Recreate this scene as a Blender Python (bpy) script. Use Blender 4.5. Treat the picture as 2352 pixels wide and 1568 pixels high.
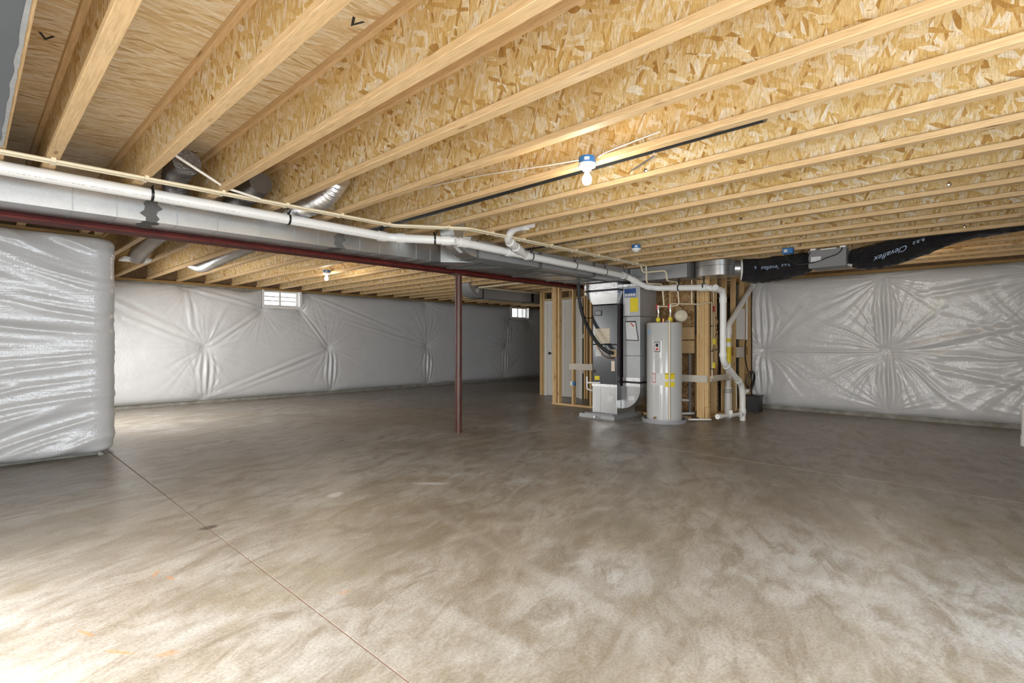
import bpy, math, random
from mathutils import Vector, noise
random.seed(7)
PI = math.pi
for o in list(bpy.data.objects):
    bpy.data.objects.remove(o)
scn = bpy.context.scene
COL = scn.collection

# ------------------------------------------------------------ camera, world, light, exposure
AZ = math.atan2(1139.0, 1196.0)
cd = bpy.data.cameras.new('camera')
cd.sensor_width = 36.0
cd.lens = 1196.0 / 2352.0 * 36.0
cd.clip_start = 0.05
cam = bpy.data.objects.new('camera', cd)
cam.location = (0, 0, 1.23)
cam.rotation_euler = (PI / 2, 0, AZ - PI / 2)
COL.objects.link(cam)
scn.camera = cam

wld = bpy.data.worlds.new('daylight')
scn.world = wld
wld.use_nodes = True
wbg = wld.node_tree.nodes['Background']
wbg.inputs[0].default_value = (0.86, 0.93, 1.0, 1)
wbg.inputs[1].default_value = 4.0

def area(name, loc, rot, sx, sy, power, color, spread=PI):
    l = bpy.data.lights.new(name, 'AREA')
    l.shape = 'RECTANGLE'; l.size = sx; l.size_y = sy
    l.energy = power; l.color = color; l.spread = spread
    o = bpy.data.objects.new(name, l)
    o.location = loc; o.rotation_euler = rot
    COL.objects.link(o)
    return o
X0, X1, Y0, Y1 = -1.65, 15.2, -1.85, 11.62     # inner faces of the outer walls
# daylight added to light the room, at unseen openings behind and beside the camera
area('added_rear_daylight', (1.1, Y0 + .10, 1.25), (PI / 2 - .42, 0, 0), 3.3, 1.7, 230, (0.88, 0.94, 1.0))
area('added_patio_daylight', (X0 + .10, 2.35, 1.12), (PI / 2 - .80, 0, -PI / 2), 2.6, 1.7, 175, (1.0, 0.97, 0.93), 2.1)

area('added_alcove_daylight', (1.20, 9.6, 1.45), (PI / 2 - .70, 0, -PI / 2), 1.6, 1.2, 85, (1.0, 0.98, 0.95))  # added daylight for the far wall, at an unseen window

scn.view_settings.view_transform = 'Standard'
scn.view_settings.look = 'None'
scn.view_settings.gamma = 1.0
scn.view_settings.use_curve_mapping = False
scn.view_settings.exposure = 0.12
BULB_W = 13.0

# ------------------------------------------------------------ material helpers
class NT:
    def __init__(s, name):
        s.m = bpy.data.materials.new(name)
        s.m.use_nodes = True
        s.t = s.m.node_tree
        s.b = s.t.nodes['Principled BSDF']
    def n(s, typ, **kw):
        nd = s.t.nodes.new(typ)
        for k, v in kw.items():
            if k.startswith('i_'):
                key = k[2:]
                key = int(key) if key.isdigit() else key.replace('_', ' ')
                nd.inputs[key].default_value = v
            else:
                setattr(nd, k, v)
        return nd
    def l(s, a, b):
        s.t.links.new(a, b)
    def coords(s, scale=(1, 1, 1), rot=(0, 0, 0), rnd=False):
        tc = s.n('ShaderNodeTexCoord')
        out = tc.outputs['Object']
        if rnd:
            oi = s.n('ShaderNodeObjectInfo')
            mm = s.n('ShaderNodeMath', operation='MULTIPLY', i_1=37.0)
            s.l(oi.outputs['Random'], mm.inputs[0])
            va = s.n('ShaderNodeVectorMath', operation='ADD')
            s.l(out, va.inputs[0]); s.l(mm.outputs[0], va.inputs[1])
            out = va.outputs[0]
        mp = s.n('ShaderNodeMapping')
        mp.inputs['Scale'].default_value = scale
        mr = s.n('ShaderNodeMapping')
        mr.inputs['Rotation'].default_value = rot
        s.l(out, mr.inputs['Vector']); s.l(mr.outputs[0], mp.inputs['Vector'])
        return mp.outputs[0]
    def noise(s, vec, scale, detail=4, rough=0.55, dist=0.0):
        nd = s.n('ShaderNodeTexNoise')
        nd.inputs['Scale'].default_value = scale
        nd.inputs['Detail'].default_value = detail
        nd.inputs['Roughness'].default_value = rough
        nd.inputs['Distortion'].default_value = dist
        s.l(vec, nd.inputs['Vector'])
        return nd.outputs['Fac']
    def vor(s, vec, scale, feature='F1', rand=1.0):
        nd = s.n('ShaderNodeTexVoronoi', feature=feature)
        nd.inputs['Scale'].default_value = scale
        nd.inputs['Randomness'].default_value = rand
        s.l(vec, nd.inputs['Vector'])
        return nd
    def ramp(s, fac, stops, interp='LINEAR'):
        nd = s.n('ShaderNodeValToRGB')
        nd.color_ramp.interpolation = interp
        el = nd.color_ramp.elements
        while len(el) < len(stops):
            el.new(0.5)
        for e, (p, c) in zip(el, stops):
            e.position = p
            e.color = (c, c, c, 1) if isinstance(c, (int, float)) else (*c, 1)
        s.l(fac, nd.inputs['Fac'])
        return nd.outputs['Color']
    def mix(s, fac, a, b, mode='MIX'):
        nd = s.n('ShaderNodeMix', data_type='RGBA', blend_type=mode)
        for sock, v in ((nd.inputs[0], fac), (nd.inputs[6], a), (nd.inputs[7], b)):
            if hasattr(v, 'links'):
                s.l(v, sock)
            elif isinstance(v, (int, float)):
                sock.default_value = v if sock == nd.inputs[0] else (v, v, v, 1)
            else:
                sock.default_value = (*v, 1)
        return nd.outputs[2]
    def math(s, op, a, b=None):
        nd = s.n('ShaderNodeMath', operation=op)
        for sock, v in ((nd.inputs[0], a), (nd.inputs[1], b)):
            if v is None:
                continue
            if hasattr(v, 'links'):
                s.l(v, sock)
            else:
                sock.default_value = v
        return nd.outputs[0]
    def set(s, name, v):
        sock = s.b.inputs[name]
        if hasattr(v, 'links'):
            s.l(v, sock)
        elif isinstance(v, tuple):
            sock.default_value = (*v, 1)
        else:
            sock.default_value = v
    def bump(s, h, strength=0.3, dist=0.01):
        bn = s.n('ShaderNodeBump')
        bn.inputs['Strength'].default_value = strength
        bn.inputs['Distance'].default_value = dist
        s.l(h, bn.inputs['Height'])
        s.l(bn.outputs[0], s.b.inputs['Normal'])

def plain(name, col, rough=0.5, metal=0.0, spec=0.5, var=0.06, scale=6.0):
    t = NT(name)
    v = t.coords()
    f = t.noise(v, scale, 3)
    t.set('Base Color', t.mix(f, tuple(c * (1 - var) for c in col), tuple(min(1, c * (1 + var)) for c in col)))
    t.set('Roughness', rough); t.set('Metallic', metal); t.set('Specular IOR Level', spec)
    return t.m

def osb(name, rots, flake, tones, fibre=(1, 170, 20)):
    """oriented strand board: three overlapping layers of long flakes"""
    t = NT(name)
    cols, picks = [], []
    for i, (rot, sc) in enumerate(zip(rots, flake)):
        v = t.coords(scale=sc, rot=rot, rnd=True)
        wob = t.n('ShaderNodeTexNoise'); wob.inputs['Scale'].default_value = 1.3; wob.inputs['Detail'].default_value = 2
        t.l(v, wob.inputs['Vector'])
        add = t.n('ShaderNodeMixRGB', blend_type='LINEAR_LIGHT'); add.inputs[0].default_value = 0.10
        t.l(v, add.inputs[1]); t.l(wob.outputs['Color'], add.inputs[2])
        vr = t.vor(add.outputs[0], 1.0)
        sp = t.n('ShaderNodeSeparateColor'); t.l(vr.outputs['Color'], sp.inputs[0])
        g = t.noise(v, 3.2, 4, 0.75)
        tone = t.ramp(sp.outputs[0], tones)
        tone = t.mix(t.ramp(g, [(0.45, 0.0), (0.75, 0.6)]), tone, tuple(c * 0.75 for c in tones[1][1]))
        cols.append(tone); picks.append(sp.outputs[1])
    c = t.mix(t.ramp(picks[1], [(0.50, 0.0), (0.54, 1.0)]), cols[0], cols[1])
    c = t.mix(t.ramp(picks[2], [(0.64, 0.0), (0.68, 1.0)]), c, cols[2])
    base = t.coords(rnd=True)
    big = t.noise(base, 2.6, 4)
    c = t.mix(t.ramp(big, [(0.4, 0.0), (0.75, 0.35)]), c, tuple(x * 0.85 for x in tones[1][1]))
    fine = t.noise(t.coords(scale=fibre, rnd=True), 1.0, 3, 0.75, 0.8)
    c = t.mix(t.ramp(fine, [(0.30, 0.55), (0.52, 0.0)]), c, tuple(x * 0.75 for x in tones[0][1]))
    c = t.mix(t.ramp(fine, [(0.56, 0.0), (0.75, 0.35)]), c, tones[-1][1])
    t.set('Base Color', c); t.set('Roughness', 0.62); t.set('Specular IOR Level', 0.35)
    t.bump(t.math('ADD', picks[0], t.math('MULTIPLY', picks[2], 0.6)), 0.25, 0.002)
    return t.m

TON = [(0.0, (0.34, 0.16, 0.03)), (0.11, (0.58, 0.36, 0.11)), (0.42, (0.69, 0.49, 0.215)), (0.78, (0.78, 0.63, 0.39)), (1.0, (0.82, 0.745, 0.60))]
R_ = math.radians
M = {}
M['osb_web'] = osb('osb_web', [(R_(12), 0, 0), (R_(-24), 0, 0), (R_(62), 0, 0)],
                   [(30, 46, 9), (30, 50, 8.5), (30, 42, 13)], TON)
M['osb_deck'] = osb('osb_deck', [(0, 0, R_(6)), (0, 0, R_(-9)), (0, 0, R_(24))],
                    [(6, 60, 30), (5, 52, 30), (8, 46, 30)],
                    [(0.0, (0.50, 0.31, 0.13)), (0.2, (0.72, 0.53, 0.28)), (0.6, (0.82, 0.67, 0.44)), (1.0, (0.88, 0.80, 0.64))], fibre=(14, 170, 1))
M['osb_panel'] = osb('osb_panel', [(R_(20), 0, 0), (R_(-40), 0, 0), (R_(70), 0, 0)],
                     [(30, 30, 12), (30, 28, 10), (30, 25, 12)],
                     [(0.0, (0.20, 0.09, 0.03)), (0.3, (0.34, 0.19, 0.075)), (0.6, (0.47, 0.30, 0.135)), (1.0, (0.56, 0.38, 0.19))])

def lumber(name, axis, light, dark, knot=(0.16, 0.06, 0.02)):
    t = NT(name)
    sc = {'x': (1.2, 22, 22), 'y': (22, 1.2, 22), 'z': (22, 22, 1.2)}[axis]
    v = t.coords(scale=sc, rnd=True)
    g = t.noise(v, 1.6, 5, 0.65, 1.2)
    g2 = t.noise(v, 7.0, 3, 0.6, 0.5)
    c = t.mix(t.ramp(g, [(0.28, 0.0), (0.72, 1.0)]), dark, light)
    c = t.mix(t.ramp(g2, [(0.36, 0.55), (0.60, 0.0)]), c, tuple(x * 0.62 for x in dark))
    ks = {'x': (2.2, 9, 9), 'y': (9, 2.2, 9), 'z': (9, 9, 2.2)}[axis]
    kv = t.coords(scale=ks, rnd=True)
    k = t.vor(kv, 1.0)
    c = t.mix(t.ramp(k.outputs['Distance'], [(0.05, 0.85), (0.13, 0.0)]), c, knot)
    big = t.noise(t.coords(rnd=True), 1.4, 3)
    c = t.mix(t.ramp(big, [(0.35, 0.0), (0.7, 0.4)]), c, tuple(x * 1.05 for x in dark))
    t.set('Base Color', c); t.set('Roughness', 0.6); t.set('Specular IOR Level', 0.35)
    t.bump(g2, 0.15, 0.002)
    return t.m
M['lum_x'] = lumber('lumber_along_x', 'x', (0.74, 0.48, 0.20), (0.60, 0.34, 0.12))
M['lum_y'] = lumber('lumber_along_y', 'y', (0.75, 0.545, 0.315), (0.64, 0.42, 0.20))
M['lum_z'] = lumber('lumber_upright', 'z', (0.82, 0.60, 0.33), (0.68, 0.44, 0.19))
M['lum_old'] = lumber('lumber_brown', 'y', (0.42, 0.23, 0.075), (0.30, 0.15, 0.04))
M['lum_sill'] = lumber('lumber_sill', 'x', (0.40, 0.25, 0.085), (0.28, 0.16, 0.05))

def concrete_floor():
    t = NT('concrete_floor')
    v = t.coords()
    vx = t.coords(scale=(0.45, 1.0, 1.0), rot=(0, 0, R_(-20)))
    big = t.noise(v, 0.50, 6, 0.62, 0.5)
    mid = t.noise(vx, 1.9, 7, 0.70, 0.7)
    mot = t.noise(vx, 7.0, 6, 0.74, 0.6)
    fine = t.noise(v, 75, 5, 0.75)
    c = t.mix(t.ramp(big, [(0.36, 0.0), (0.62, 1.0)]), (0.290, 0.248, 0.190), (0.40, 0.390, 0.365))
    c = t.mix(t.ramp(mid, [(0.36, 0.65), (0.56, 0.0)]), c, (0.20, 0.168, 0.122))
    c = t.mix(t.ramp(mid, [(0.54, 0.0), (0.76, 0.30)]), c, (0.48, 0.475, 0.455))
    c = t.mix(t.ramp(mot, [(0.36, 0.8), (0.54, 0.0)]), c, (0.20, 0.165, 0.12))
    c = t.mix(t.ramp(mot, [(0.56, 0.0), (0.70, 0.35)]), c, (0.48, 0.47, 0.445))
    olv = t.noise(v, 1.2, 6, 0.65, 1.0)
    c = t.mix(t.ramp(olv, [(0.54, 0.0), (0.70, 0.45)]), c, (0.235, 0.195, 0.125))
    ru = t.noise(t.coords(scale=(1.0, 0.4, 1), rot=(0, 0, R_(40))), 6.0, 5, 0.65, 1.4)
    c = t.mix(t.ramp(ru, [(0.68, 0.0), (0.76, 0.5)]), c, (0.45, 0.22, 0.07))
    # spills, scuffs and finishing bands with shapes of their own: x, y, half sizes, turn, colour, strength
    for (x, y, rx, ry, rot, col, st) in FLOOR_MARKS:
        tc = t.n('ShaderNodeTexCoord')
        mp = t.n('ShaderNodeMapping', vector_type='TEXTURE')
        mp.inputs['Location'].default_value = (x, y, 0); mp.inputs['Rotation'].default_value = (0, 0, R_(rot)); mp.inputs['Scale'].default_value = (rx, ry, 1e3)
        t.l(tc.outputs['Object'], mp.inputs['Vector'])
        ab = t.n('ShaderNodeVectorMath', operation='LENGTH'); t.l(mp.outputs[0], ab.inputs[0])
        k = t.math('ADD', ab.outputs['Value'], t.math('MULTIPLY', t.math('SUBTRACT', mot, 0.5), 1.6))
        c = t.mix(t.ramp(k, [(0.55, st), (1.0, 0.0)]), c, col)
    c = t.mix(t.ramp(fine, [(0.32, 0.66), (0.58, 1.0)]), (0, 0, 0), c)
    t.set('Base Color', c)
    t.set('Roughness', t.ramp(mid, [(0.3, 0.26), (0.7, 0.5)]))
    t.set('Specular IOR Level', 0.4)
    t.bump(t.math('ADD', t.math('MULTIPLY', fine, 0.25), mid), 0.08, 0.004)
    return t.m
WB = (0.58, 0.57, 0.55); DB = (0.22, 0.185, 0.14); RU = (0.48, 0.21, 0.06)
FLOOR_MARKS = [(1.11, 3.83, .075, .045, 10, (0.07, 0.055, 0.045), .85), (2.05, 3.91, .10, .06, 30, WB, .65), (2.78, 3.62, .18, .04, -50, WB, .65),
               (3.02, .62, .30, .07, -70, WB, .20), (2.04, 1.50, .07, .65, -10, WB, .14), (2.20, 1.55, .09, .65, -10, DB, .3), (1.50, 1.72, .06, .45, 4, WB, .14),
               (1.62, 1.62, .08, .45, 4, DB, .3), (2.25, 2.6, .05, .7, -10, WB, .08), (1.32, 2.24, .12, .16, 20, DB, .55),
               (.35, 2.82, .012, .06, 20, RU, .6), (.42, 2.55, .012, .08, 35, RU, .55), (.70, 3.28, .012, .06, -30, RU, .5), (.74, 3.15, .012, .05, 15, RU, .5), (.55, 2.40, .03, .05, 60, RU, .35),
               (1.28, 2.36, .05, .03, 0, RU, .3), (4.1, 2.2, .7, .12, 40, DB, .3)]
M['floor'] = concrete_floor()
def concrete(name, a, b):
    t = NT(name)
    v = t.coords()
    f = t.noise(v, 5, 6, 0.7)
    c = t.mix(t.ramp(f, [(0.35, 0.0), (0.65, 1.0)]), a, b)
    t.set('Base Color', c); t.set('Roughness', 0.85)
    t.bump(t.noise(v, 40, 4, 0.7), 0.3, 0.004)
    return t.m
M['concrete'] = concrete('concrete_wall', (0.20, 0.185, 0.15), (0.34, 0.33, 0.29))
M['joint'] = plain('joint_filler', (0.27, 0.17, 0.135), 0.8)
M['joint_pale'] = plain('pale_joint_filler', (0.80, 0.68, 0.48), 0.8)

def vinyl():
    t = NT('white_vinyl_facing')
    v = t.coords()
    vr = t.vor(v, 42, 'SMOOTH_F1', 0.5)
    n1 = t.noise(v, 3.0, 4)
    t.set('Base Color', t.mix(n1, (0.60, 0.60, 0.605), (0.70, 0.70, 0.705)))
    t.set('Roughness', 0.26); t.set('Specular IOR Level', 0.6)
    h = t.math('ADD', t.math('MULTIPLY', vr.outputs['Distance'], 0.7), t.noise(v, 14, 4, 0.6))
    t.bump(h, 0.30, 0.010)
    return t.m
M['vinyl'] = vinyl()

def galv(name, col=(0.66, 0.67, 0.67), rough=0.30, metal=0.88, foil=0.0):
    t = NT(name)
    v = t.coords()
    sp = t.vor(v, 55)
    sep = t.n('ShaderNodeSeparateColor'); t.l(sp.outputs['Color'], sep.inputs[0])
    f = t.math('ADD', t.math('MULTIPLY', sep.outputs[0], 0.15), t.noise(v, 2.5, 4))
    t.set('Base Color', t.mix(t.ramp(f, [(0.3, 0.0), (0.9, 1.0)]), tuple(c * 0.78 for c in col), col))
    t.set('Metallic', metal)
    t.set('Roughness', rough)
    if foil:
        t.bump(t.noise(v, 60, 4, 0.7, 1.0), foil, 0.006)
    else:
        t.bump(t.noise(v, 3.0, 2), 0.06, 0.01)
    return t.m
M['galv'] = galv('galvanised_sheet')
M['galv_dull'] = galv('galvanised_dull', (0.46, 0.47, 0.48), 0.42, 0.55)
M['foil'] = galv('silver_foil', (0.80, 0.80, 0.81), 0.22, 0.9, 0.4)
M['foil_dark'] = galv('dark_foil', (0.20, 0.19, 0.19), 0.25, 0.8, 0.4)
M['mastic'] = plain('grey_mastic', (0.115, 0.11, 0.105), 0.8, var=0.25, scale=30)
M['tape'] = plain('grey_tape', (0.40, 0.41, 0.41), 0.5, 0.3, var=0.3, scale=25)
M['duct_grey'] = plain('grey_metal_pan', (0.15, 0.16, 0.175), 0.5, 0.4)

def red_steel():
    t = NT('red_primed_steel')
    v = t.coords()
    f = t.noise(v, 6, 5, 0.7)
    c = t.mix(t.ramp(f, [(0.35, 0.0), (0.65, 1.0)]), (0.085, 0.010, 0.007), (0.14, 0.020, 0.013))
    s = t.noise(t.coords(scale=(1, 6, 6)), 16, 4, 0.75)
    c = t.mix(t.ramp(s, [(0.68, 0.0), (0.76, 0.6)]), c, (0.36, 0.20, 0.12))
    t.set('Base Color', c); t.set('Roughness', 0.6); t.set('Specular IOR Level', 0.25)
    return t.m
M['red'] = red_steel()
def col_steel():
    t = NT('red_brown_column')
    v = t.coords(scale=(1, 1, 0.25))
    f = t.noise(v, 12, 5, 0.7)
    c = t.mix(t.ramp(f, [(0.35, 0.0), (0.65, 1.0)]), (0.050, 0.014, 0.010), (0.10, 0.034, 0.022))
    t.set('Base Color', c); t.set('Roughness', 0.38)
    return t.m
M['column'] = col_steel()

M['pvc'] = plain('white_pvc', (0.80, 0.79, 0.76), 0.32, var=0.03)
M['cpvc'] = plain('cream_cpvc', (0.72, 0.62, 0.44), 0.4, var=0.04)
M['white'] = plain('white_paint', (0.78, 0.77, 0.74), 0.45, var=0.02)
M['door'] = plain('white_door', (0.70, 0.68, 0.63), 0.45, var=0.02)
M['board'] = plain('beige_board', (0.62, 0.57, 0.48), 0.55, var=0.05)
M['black'] = plain('black_plastic', (0.012, 0.012, 0.013), 0.4)
M['rubber'] = plain('black_foam_sleeve', (0.015, 0.015, 0.016), 0.55)
M['heater'] = plain('grey_enamel', (0.52, 0.52, 0.505), 0.22, spec=0.6, var=0.02)
M['cabinet'] = plain('dark_slate_cabinet', (0.050, 0.055, 0.060), 0.22, spec=0.7, var=0.05)
M['cabinet_edge'] = plain('black_red_trim', (0.022, 0.012, 0.014), 0.4)
M['blue'] = plain('blue_box_plastic', (0.03, 0.17, 0.42), 0.45)
M['yellow'] = plain('yellow_tag', (0.85, 0.70, 0.03), 0.5)
M['redp'] = plain('red_plastic', (0.45, 0.03, 0.03), 0.4)
M['brass'] = plain('brass', (0.45, 0.30, 0.12), 0.35, 0.9)
M['copper'] = plain('copper', (0.55, 0.25, 0.12), 0.35, 0.9)
M['tank'] = plain('cream_tank', (0.62, 0.56, 0.42), 0.35)
M['paper'] = plain('paper_white', (0.78, 0.77, 0.76), 0.55)
M['tan'] = plain('tan_gasket', (0.42, 0.32, 0.20), 0.6)
M['ink'] = plain('black_ink', (0.03, 0.028, 0.025), 0.7)
M['inkb'] = plain('blue_ink', (0.03, 0.08, 0.25), 0.6)
M['inkr'] = plain('red_ink', (0.55, 0.06, 0.05), 0.6)
M['inkw'] = plain('pale_ink', (0.35, 0.45, 0.60), 0.5)
M['cable'] = plain('white_cable', (0.74, 0.70, 0.62), 0.5)
M['grey_plastic'] = plain('grey_plastic', (0.30, 0.30, 0.31), 0.5)
M['grey_box'] = plain('grey_enclosure', (0.20, 0.20, 0.20), 0.5)
M['chrome'] = plain('bright_steel', (0.7, 0.7, 0.7), 0.2, 1.0)
M['dark_pipe'] = plain('dark_steel_pipe', (0.10, 0.105, 0.11), 0.35, 0.8, var=0.3, scale=14)
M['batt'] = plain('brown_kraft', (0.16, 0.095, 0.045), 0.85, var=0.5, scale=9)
def flexblack():
    t = NT('black_film_sleeve')
    v = t.coords()
    t.set('Base Color', (0.012, 0.012, 0.014)); t.set('Roughness', 0.2); t.set('Specular IOR Level', 0.7)
    t.bump(t.math('ADD', t.noise(v, 16, 6, 0.7, 1.5), t.noise(v, 60, 3)), 1.0, 0.03)
    return t.m
M['flex_black'] = flexblack()
def printed(name, paper, ink, scale=160):
    t = NT(name)
    v = t.coords()
    w = t.n('ShaderNodeTexWave', wave_type='BANDS', bands_direction='Z')
    w.inputs['Scale'].default_value = scale / 6.28; w.inputs['Distortion'].default_value = 0
    t.l(v, w.inputs['Vector'])
    a = t.ramp(w.outputs['Fac'], [(0.55, 0.0), (0.7, 1.0)])
    b = t.ramp(t.noise(v, 180, 2), [(0.42, 0.0), (0.52, 1.0)])
    k = t.math('MULTIPLY', a, b)
    t.set('Base Color', t.mix(t.math('MULTIPLY', k, 0.7), paper, ink)); t.set('Roughness', 0.5)
    return t.m
M['print_white'] = printed('print_white', (0.74, 0.73, 0.72), (0.18, 0.18, 0.2))
M['print_cream'] = printed('print_cream', (0.72, 0.66, 0.50), (0.30, 0.12, 0.10), 120)
M['print_yellow'] = printed('print_yellow', (0.86, 0.70, 0.02), (0.25, 0.18, 0.02))
M['print_orange'] = printed('print_orange', (0.74, 0.70, 0.62), (0.65, 0.22, 0.05), 90)
def pipeprint():
    t = NT('pipe_print')
    a = t.noise(t.coords(scale=(120, 1, 90)), 1.0, 3, 0.7)
    b = t.noise(t.coords(scale=(9, 1, 1)), 1.0, 2)
    k = t.math('MULTIPLY', t.ramp(a, [(0.48, 0.0), (0.56, 0.7)]), t.ramp(b, [(0.38, 0.0), (0.44, 1.0)]))
    t.set('Base Color', t.mix(k, (0.80, 0.79, 0.76), (0.30, 0.24, 0.24))); t.set('Roughness', 0.35)
    return t.m
M['pipe_print'] = pipeprint()
def bulbmat():
    t = NT('lit_bulb')
    t.set('Base Color', (1, 1, 1)); t.set('Emission Color', (1.0, 0.90, 0.74)); t.set('Emission Strength', 40.0)
    return t.m
M['bulb'] = bulbmat()
def glassmat():
    m = bpy.data.materials.new('window_glass'); m.use_nodes = True
    t = m.node_tree; t.nodes.clear()
    o = t.nodes.new('ShaderNodeOutputMaterial'); mx = t.nodes.new('ShaderNodeMixShader')
    a = t.nodes.new('ShaderNodeBsdfTransparent'); b = t.nodes.new('ShaderNodeBsdfGlossy')
    b.inputs['Roughness'].default_value = 0.03; mx.inputs[0].default_value = 0.06
    t.links.new(a.outputs[0], mx.inputs[1]); t.links.new(b.outputs[0], mx.inputs[2]); t.links.new(mx.outputs[0], o.inputs[0])
    return m
M['glass'] = glassmat()

# ------------------------------------------------------------ mesh helpers
class MB:
    def __init__(s):
        s.v = []; s.f = []
    def quad(s, *p):
        b = len(s.v); s.v += [tuple(x) for x in p]; s.f.append(tuple(range(b, b + len(p)))); return s
    def box(s, x0, y0, z0, x1, y1, z1, bev=0.0):
        if bev:
            return s.bbox(x0, y0, z0, x1, y1, z1, bev)
        b = len(s.v)
        s.v += [(x, y, z) for z in (z0, z1) for y in (y0, y1) for x in (x0, x1)]
        s.f += [tuple(b + i for i in q) for q in ((0, 2, 3, 1), (4, 5, 7, 6), (0, 1, 5, 4), (2, 6, 7, 3), (0, 4, 6, 2), (1, 3, 7, 5))]
        return s
    def bbox(s, x0, y0, z0, x1, y1, z1, r):
        # box with all edges chamfered (24 verts)
        c = ((x0 + x1) / 2, (y0 + y1) / 2, (z0 + z1) / 2)
        h = ((x1 - x0) / 2, (y1 - y0) / 2, (z1 - z0) / 2)
        b = len(s.v); idx = {}
        for sx in (-1, 1):
            for sy in (-1, 1):
                for sz in (-1, 1):
                    for ax in range(3):
                        d = [h[i] - r for i in range(3)]; d[ax] = h[ax]
                        idx[(sx, sy, sz, ax)] = len(s.v)
                        s.v.append((c[0] + sx * d[0], c[1] + sy * d[1], c[2] + sz * d[2]))
        S = (-1, 1)
        for ax in range(3):
            o = [i for i in range(3) if i != ax]
            for q in S:
                r4 = []
                for (a, d) in ((-1, -1), (1, -1), (1, 1), (-1, 1)):
                    k = [0, 0, 0]; k[ax] = q; k[o[0]] = a; k[o[1]] = d
                    r4.append(idx[(*k, ax)])
                s.f.append(tuple(r4) if (q == 1) == (ax != 1) else tuple(r4[::-1]))
        for ax in range(3):
            o = [i for i in range(3) if i != ax]
            for a in S:
                for d in S:
                    k0 = [0, 0, 0]; k1 = [0, 0, 0]
                    k0[o[0]] = k1[o[0]] = a; k0[o[1]] = k1[o[1]] = d; k0[ax] = -1; k1[ax] = 1
                    s.f.append((idx[(*k0, o[0])], idx[(*k1, o[0])], idx[(*k1, o[1])], idx[(*k0, o[1])]))
        for sx in S:
            for sy in S:
                for sz in S:
                    s.f.append(tuple(idx[(sx, sy, sz, a)] for a in range(3)))
        return s
    def tube(s, pts, r, n=12, caps=True, closed=False):
        pts = [Vector(p) for p in pts]
        m = len(pts)
        rs = r if isinstance(r, (list, tuple)) else [r] * m
        tg = []
        for i in range(m):
            a = pts[i - 1] if (i > 0 or closed) else pts[i]
            c = pts[(i + 1) % m] if (i < m - 1 or closed) else pts[i]
            d = (c - a)
            tg.append(d.normalized() if d.length > 1e-9 else Vector((0, 0, 1)))
        t0 = tg[0]
        up = Vector((0, 0, 1)) if abs(t0.z) < 0.9 else Vector((1, 0, 0))
        u = t0.cross(up).normalized()
        b = len(s.v)
        for i in range(m):
            t = tg[i]
            u = (u - t * u.dot(t))
            u = u.normalized() if u.length > 1e-6 else t.orthogonal().normalized()
            w = t.cross(u)
            for k in range(n):
                a = 2 * PI * k / n
                s.v.append(tuple(pts[i] + (u * math.cos(a) + w * math.sin(a)) * rs[i]))
        for i in range(m - 1 + (1 if closed else 0)):
            j = (i + 1) % m
            for k in range(n):
                s.f.append((b + i * n + k, b + i * n + (k + 1) % n, b + j * n + (k + 1) % n, b + j * n + k))
        if caps and not closed:
            s.f.append(tuple(b + k for k in range(n))[::-1])
            s.f.append(tuple(b + (m - 1) * n + k for k in range(n)))
        return s
    def cyl(s, p0, p1, r, n=16, r1=None):
        return s.tube([p0, p1], [r, r if r1 is None else r1], n)
    def lathe(s, prof, c=(0, 0, 0), n=32, axis=(0, 0, 1)):
        ax = Vector(axis).normalized()
        u = ax.orthogonal().normalized(); w = ax.cross(u); c = Vector(c)
        b = len(s.v)
        for (r, z) in prof:
            for k in range(n):
                a = 2 * PI * k / n
                s.v.append(tuple(c + ax * z + (u * math.cos(a) + w * math.sin(a)) * max(r, 1e-5)))
        for i in range(len(prof) - 1):
            for k in range(n):
                s.f.append((b + i * n + k, b + i * n + (k + 1) % n, b + (i + 1) * n + (k + 1) % n, b + (i + 1) * n + k))
        return s
    def prism(s, poly, fn, lo, hi):
        """extrude polygon: fn(a, b, t) -> world point, t in (lo, hi)"""
        b = len(s.v); n = len(poly)
        s.v += [fn(a, c, lo) for a, c in poly] + [fn(a, c, hi) for a, c in poly]
        s.f.append(tuple(range(b, b + n))[::-1]); s.f.append(tuple(range(b + n, b + 2 * n)))
        for i in range(n):
            j = (i + 1) % n
            s.f.append((b + i, b + j, b + n + j, b + n + i))
        return s
    def grid(s, P):
        b = len(s.v); nu = len(P); nv = len(P[0])
        for row in P:
            s.v += [tuple(p) for p in row]
        for i in range(nu - 1):
            for j in range(nv - 1):
                s.f.append((b + i * nv + j, b + (i + 1) * nv + j, b + (i + 1) * nv + j + 1, b + i * nv + j + 1))
        return s
    def mesh(s, name, mat, off=(0, 0, 0), smooth=None):
        me = bpy.data.meshes.new(name)
        o = Vector(off)
        me.from_pydata([tuple(Vector(p) - o) for p in s.v], [], s.f)
        me.materials.append(M[mat] if isinstance(mat, str) else mat)
        if smooth is not None:
            for p in me.polygons:
                p.use_smooth = True
            me.set_sharp_from_angle(angle=R_(smooth))
        me.validate(); me.update()
        return me
    def build(s, name, mat, parent=None, smooth=None, loc=None):
        off = Vector(loc) if loc else (parent_world(parent) if parent else Vector((0, 0, 0)))
        o = bpy.data.objects.new(name, s.mesh(name, mat, off, smooth))
        COL.objects.link(o)
        if parent:
            o.parent = parent
        elif loc:
            o.location = loc
        return o
def parent_world(p):
    v = Vector((0, 0, 0))
    while p:
        v = v + p.location; p = p.parent
    return v
def tag(o, label, cat, group=None, kind=None):
    o['label'] = label; o['category'] = cat
    if group: o['group'] = group
    if kind: o['kind'] = kind
    return o
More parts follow.
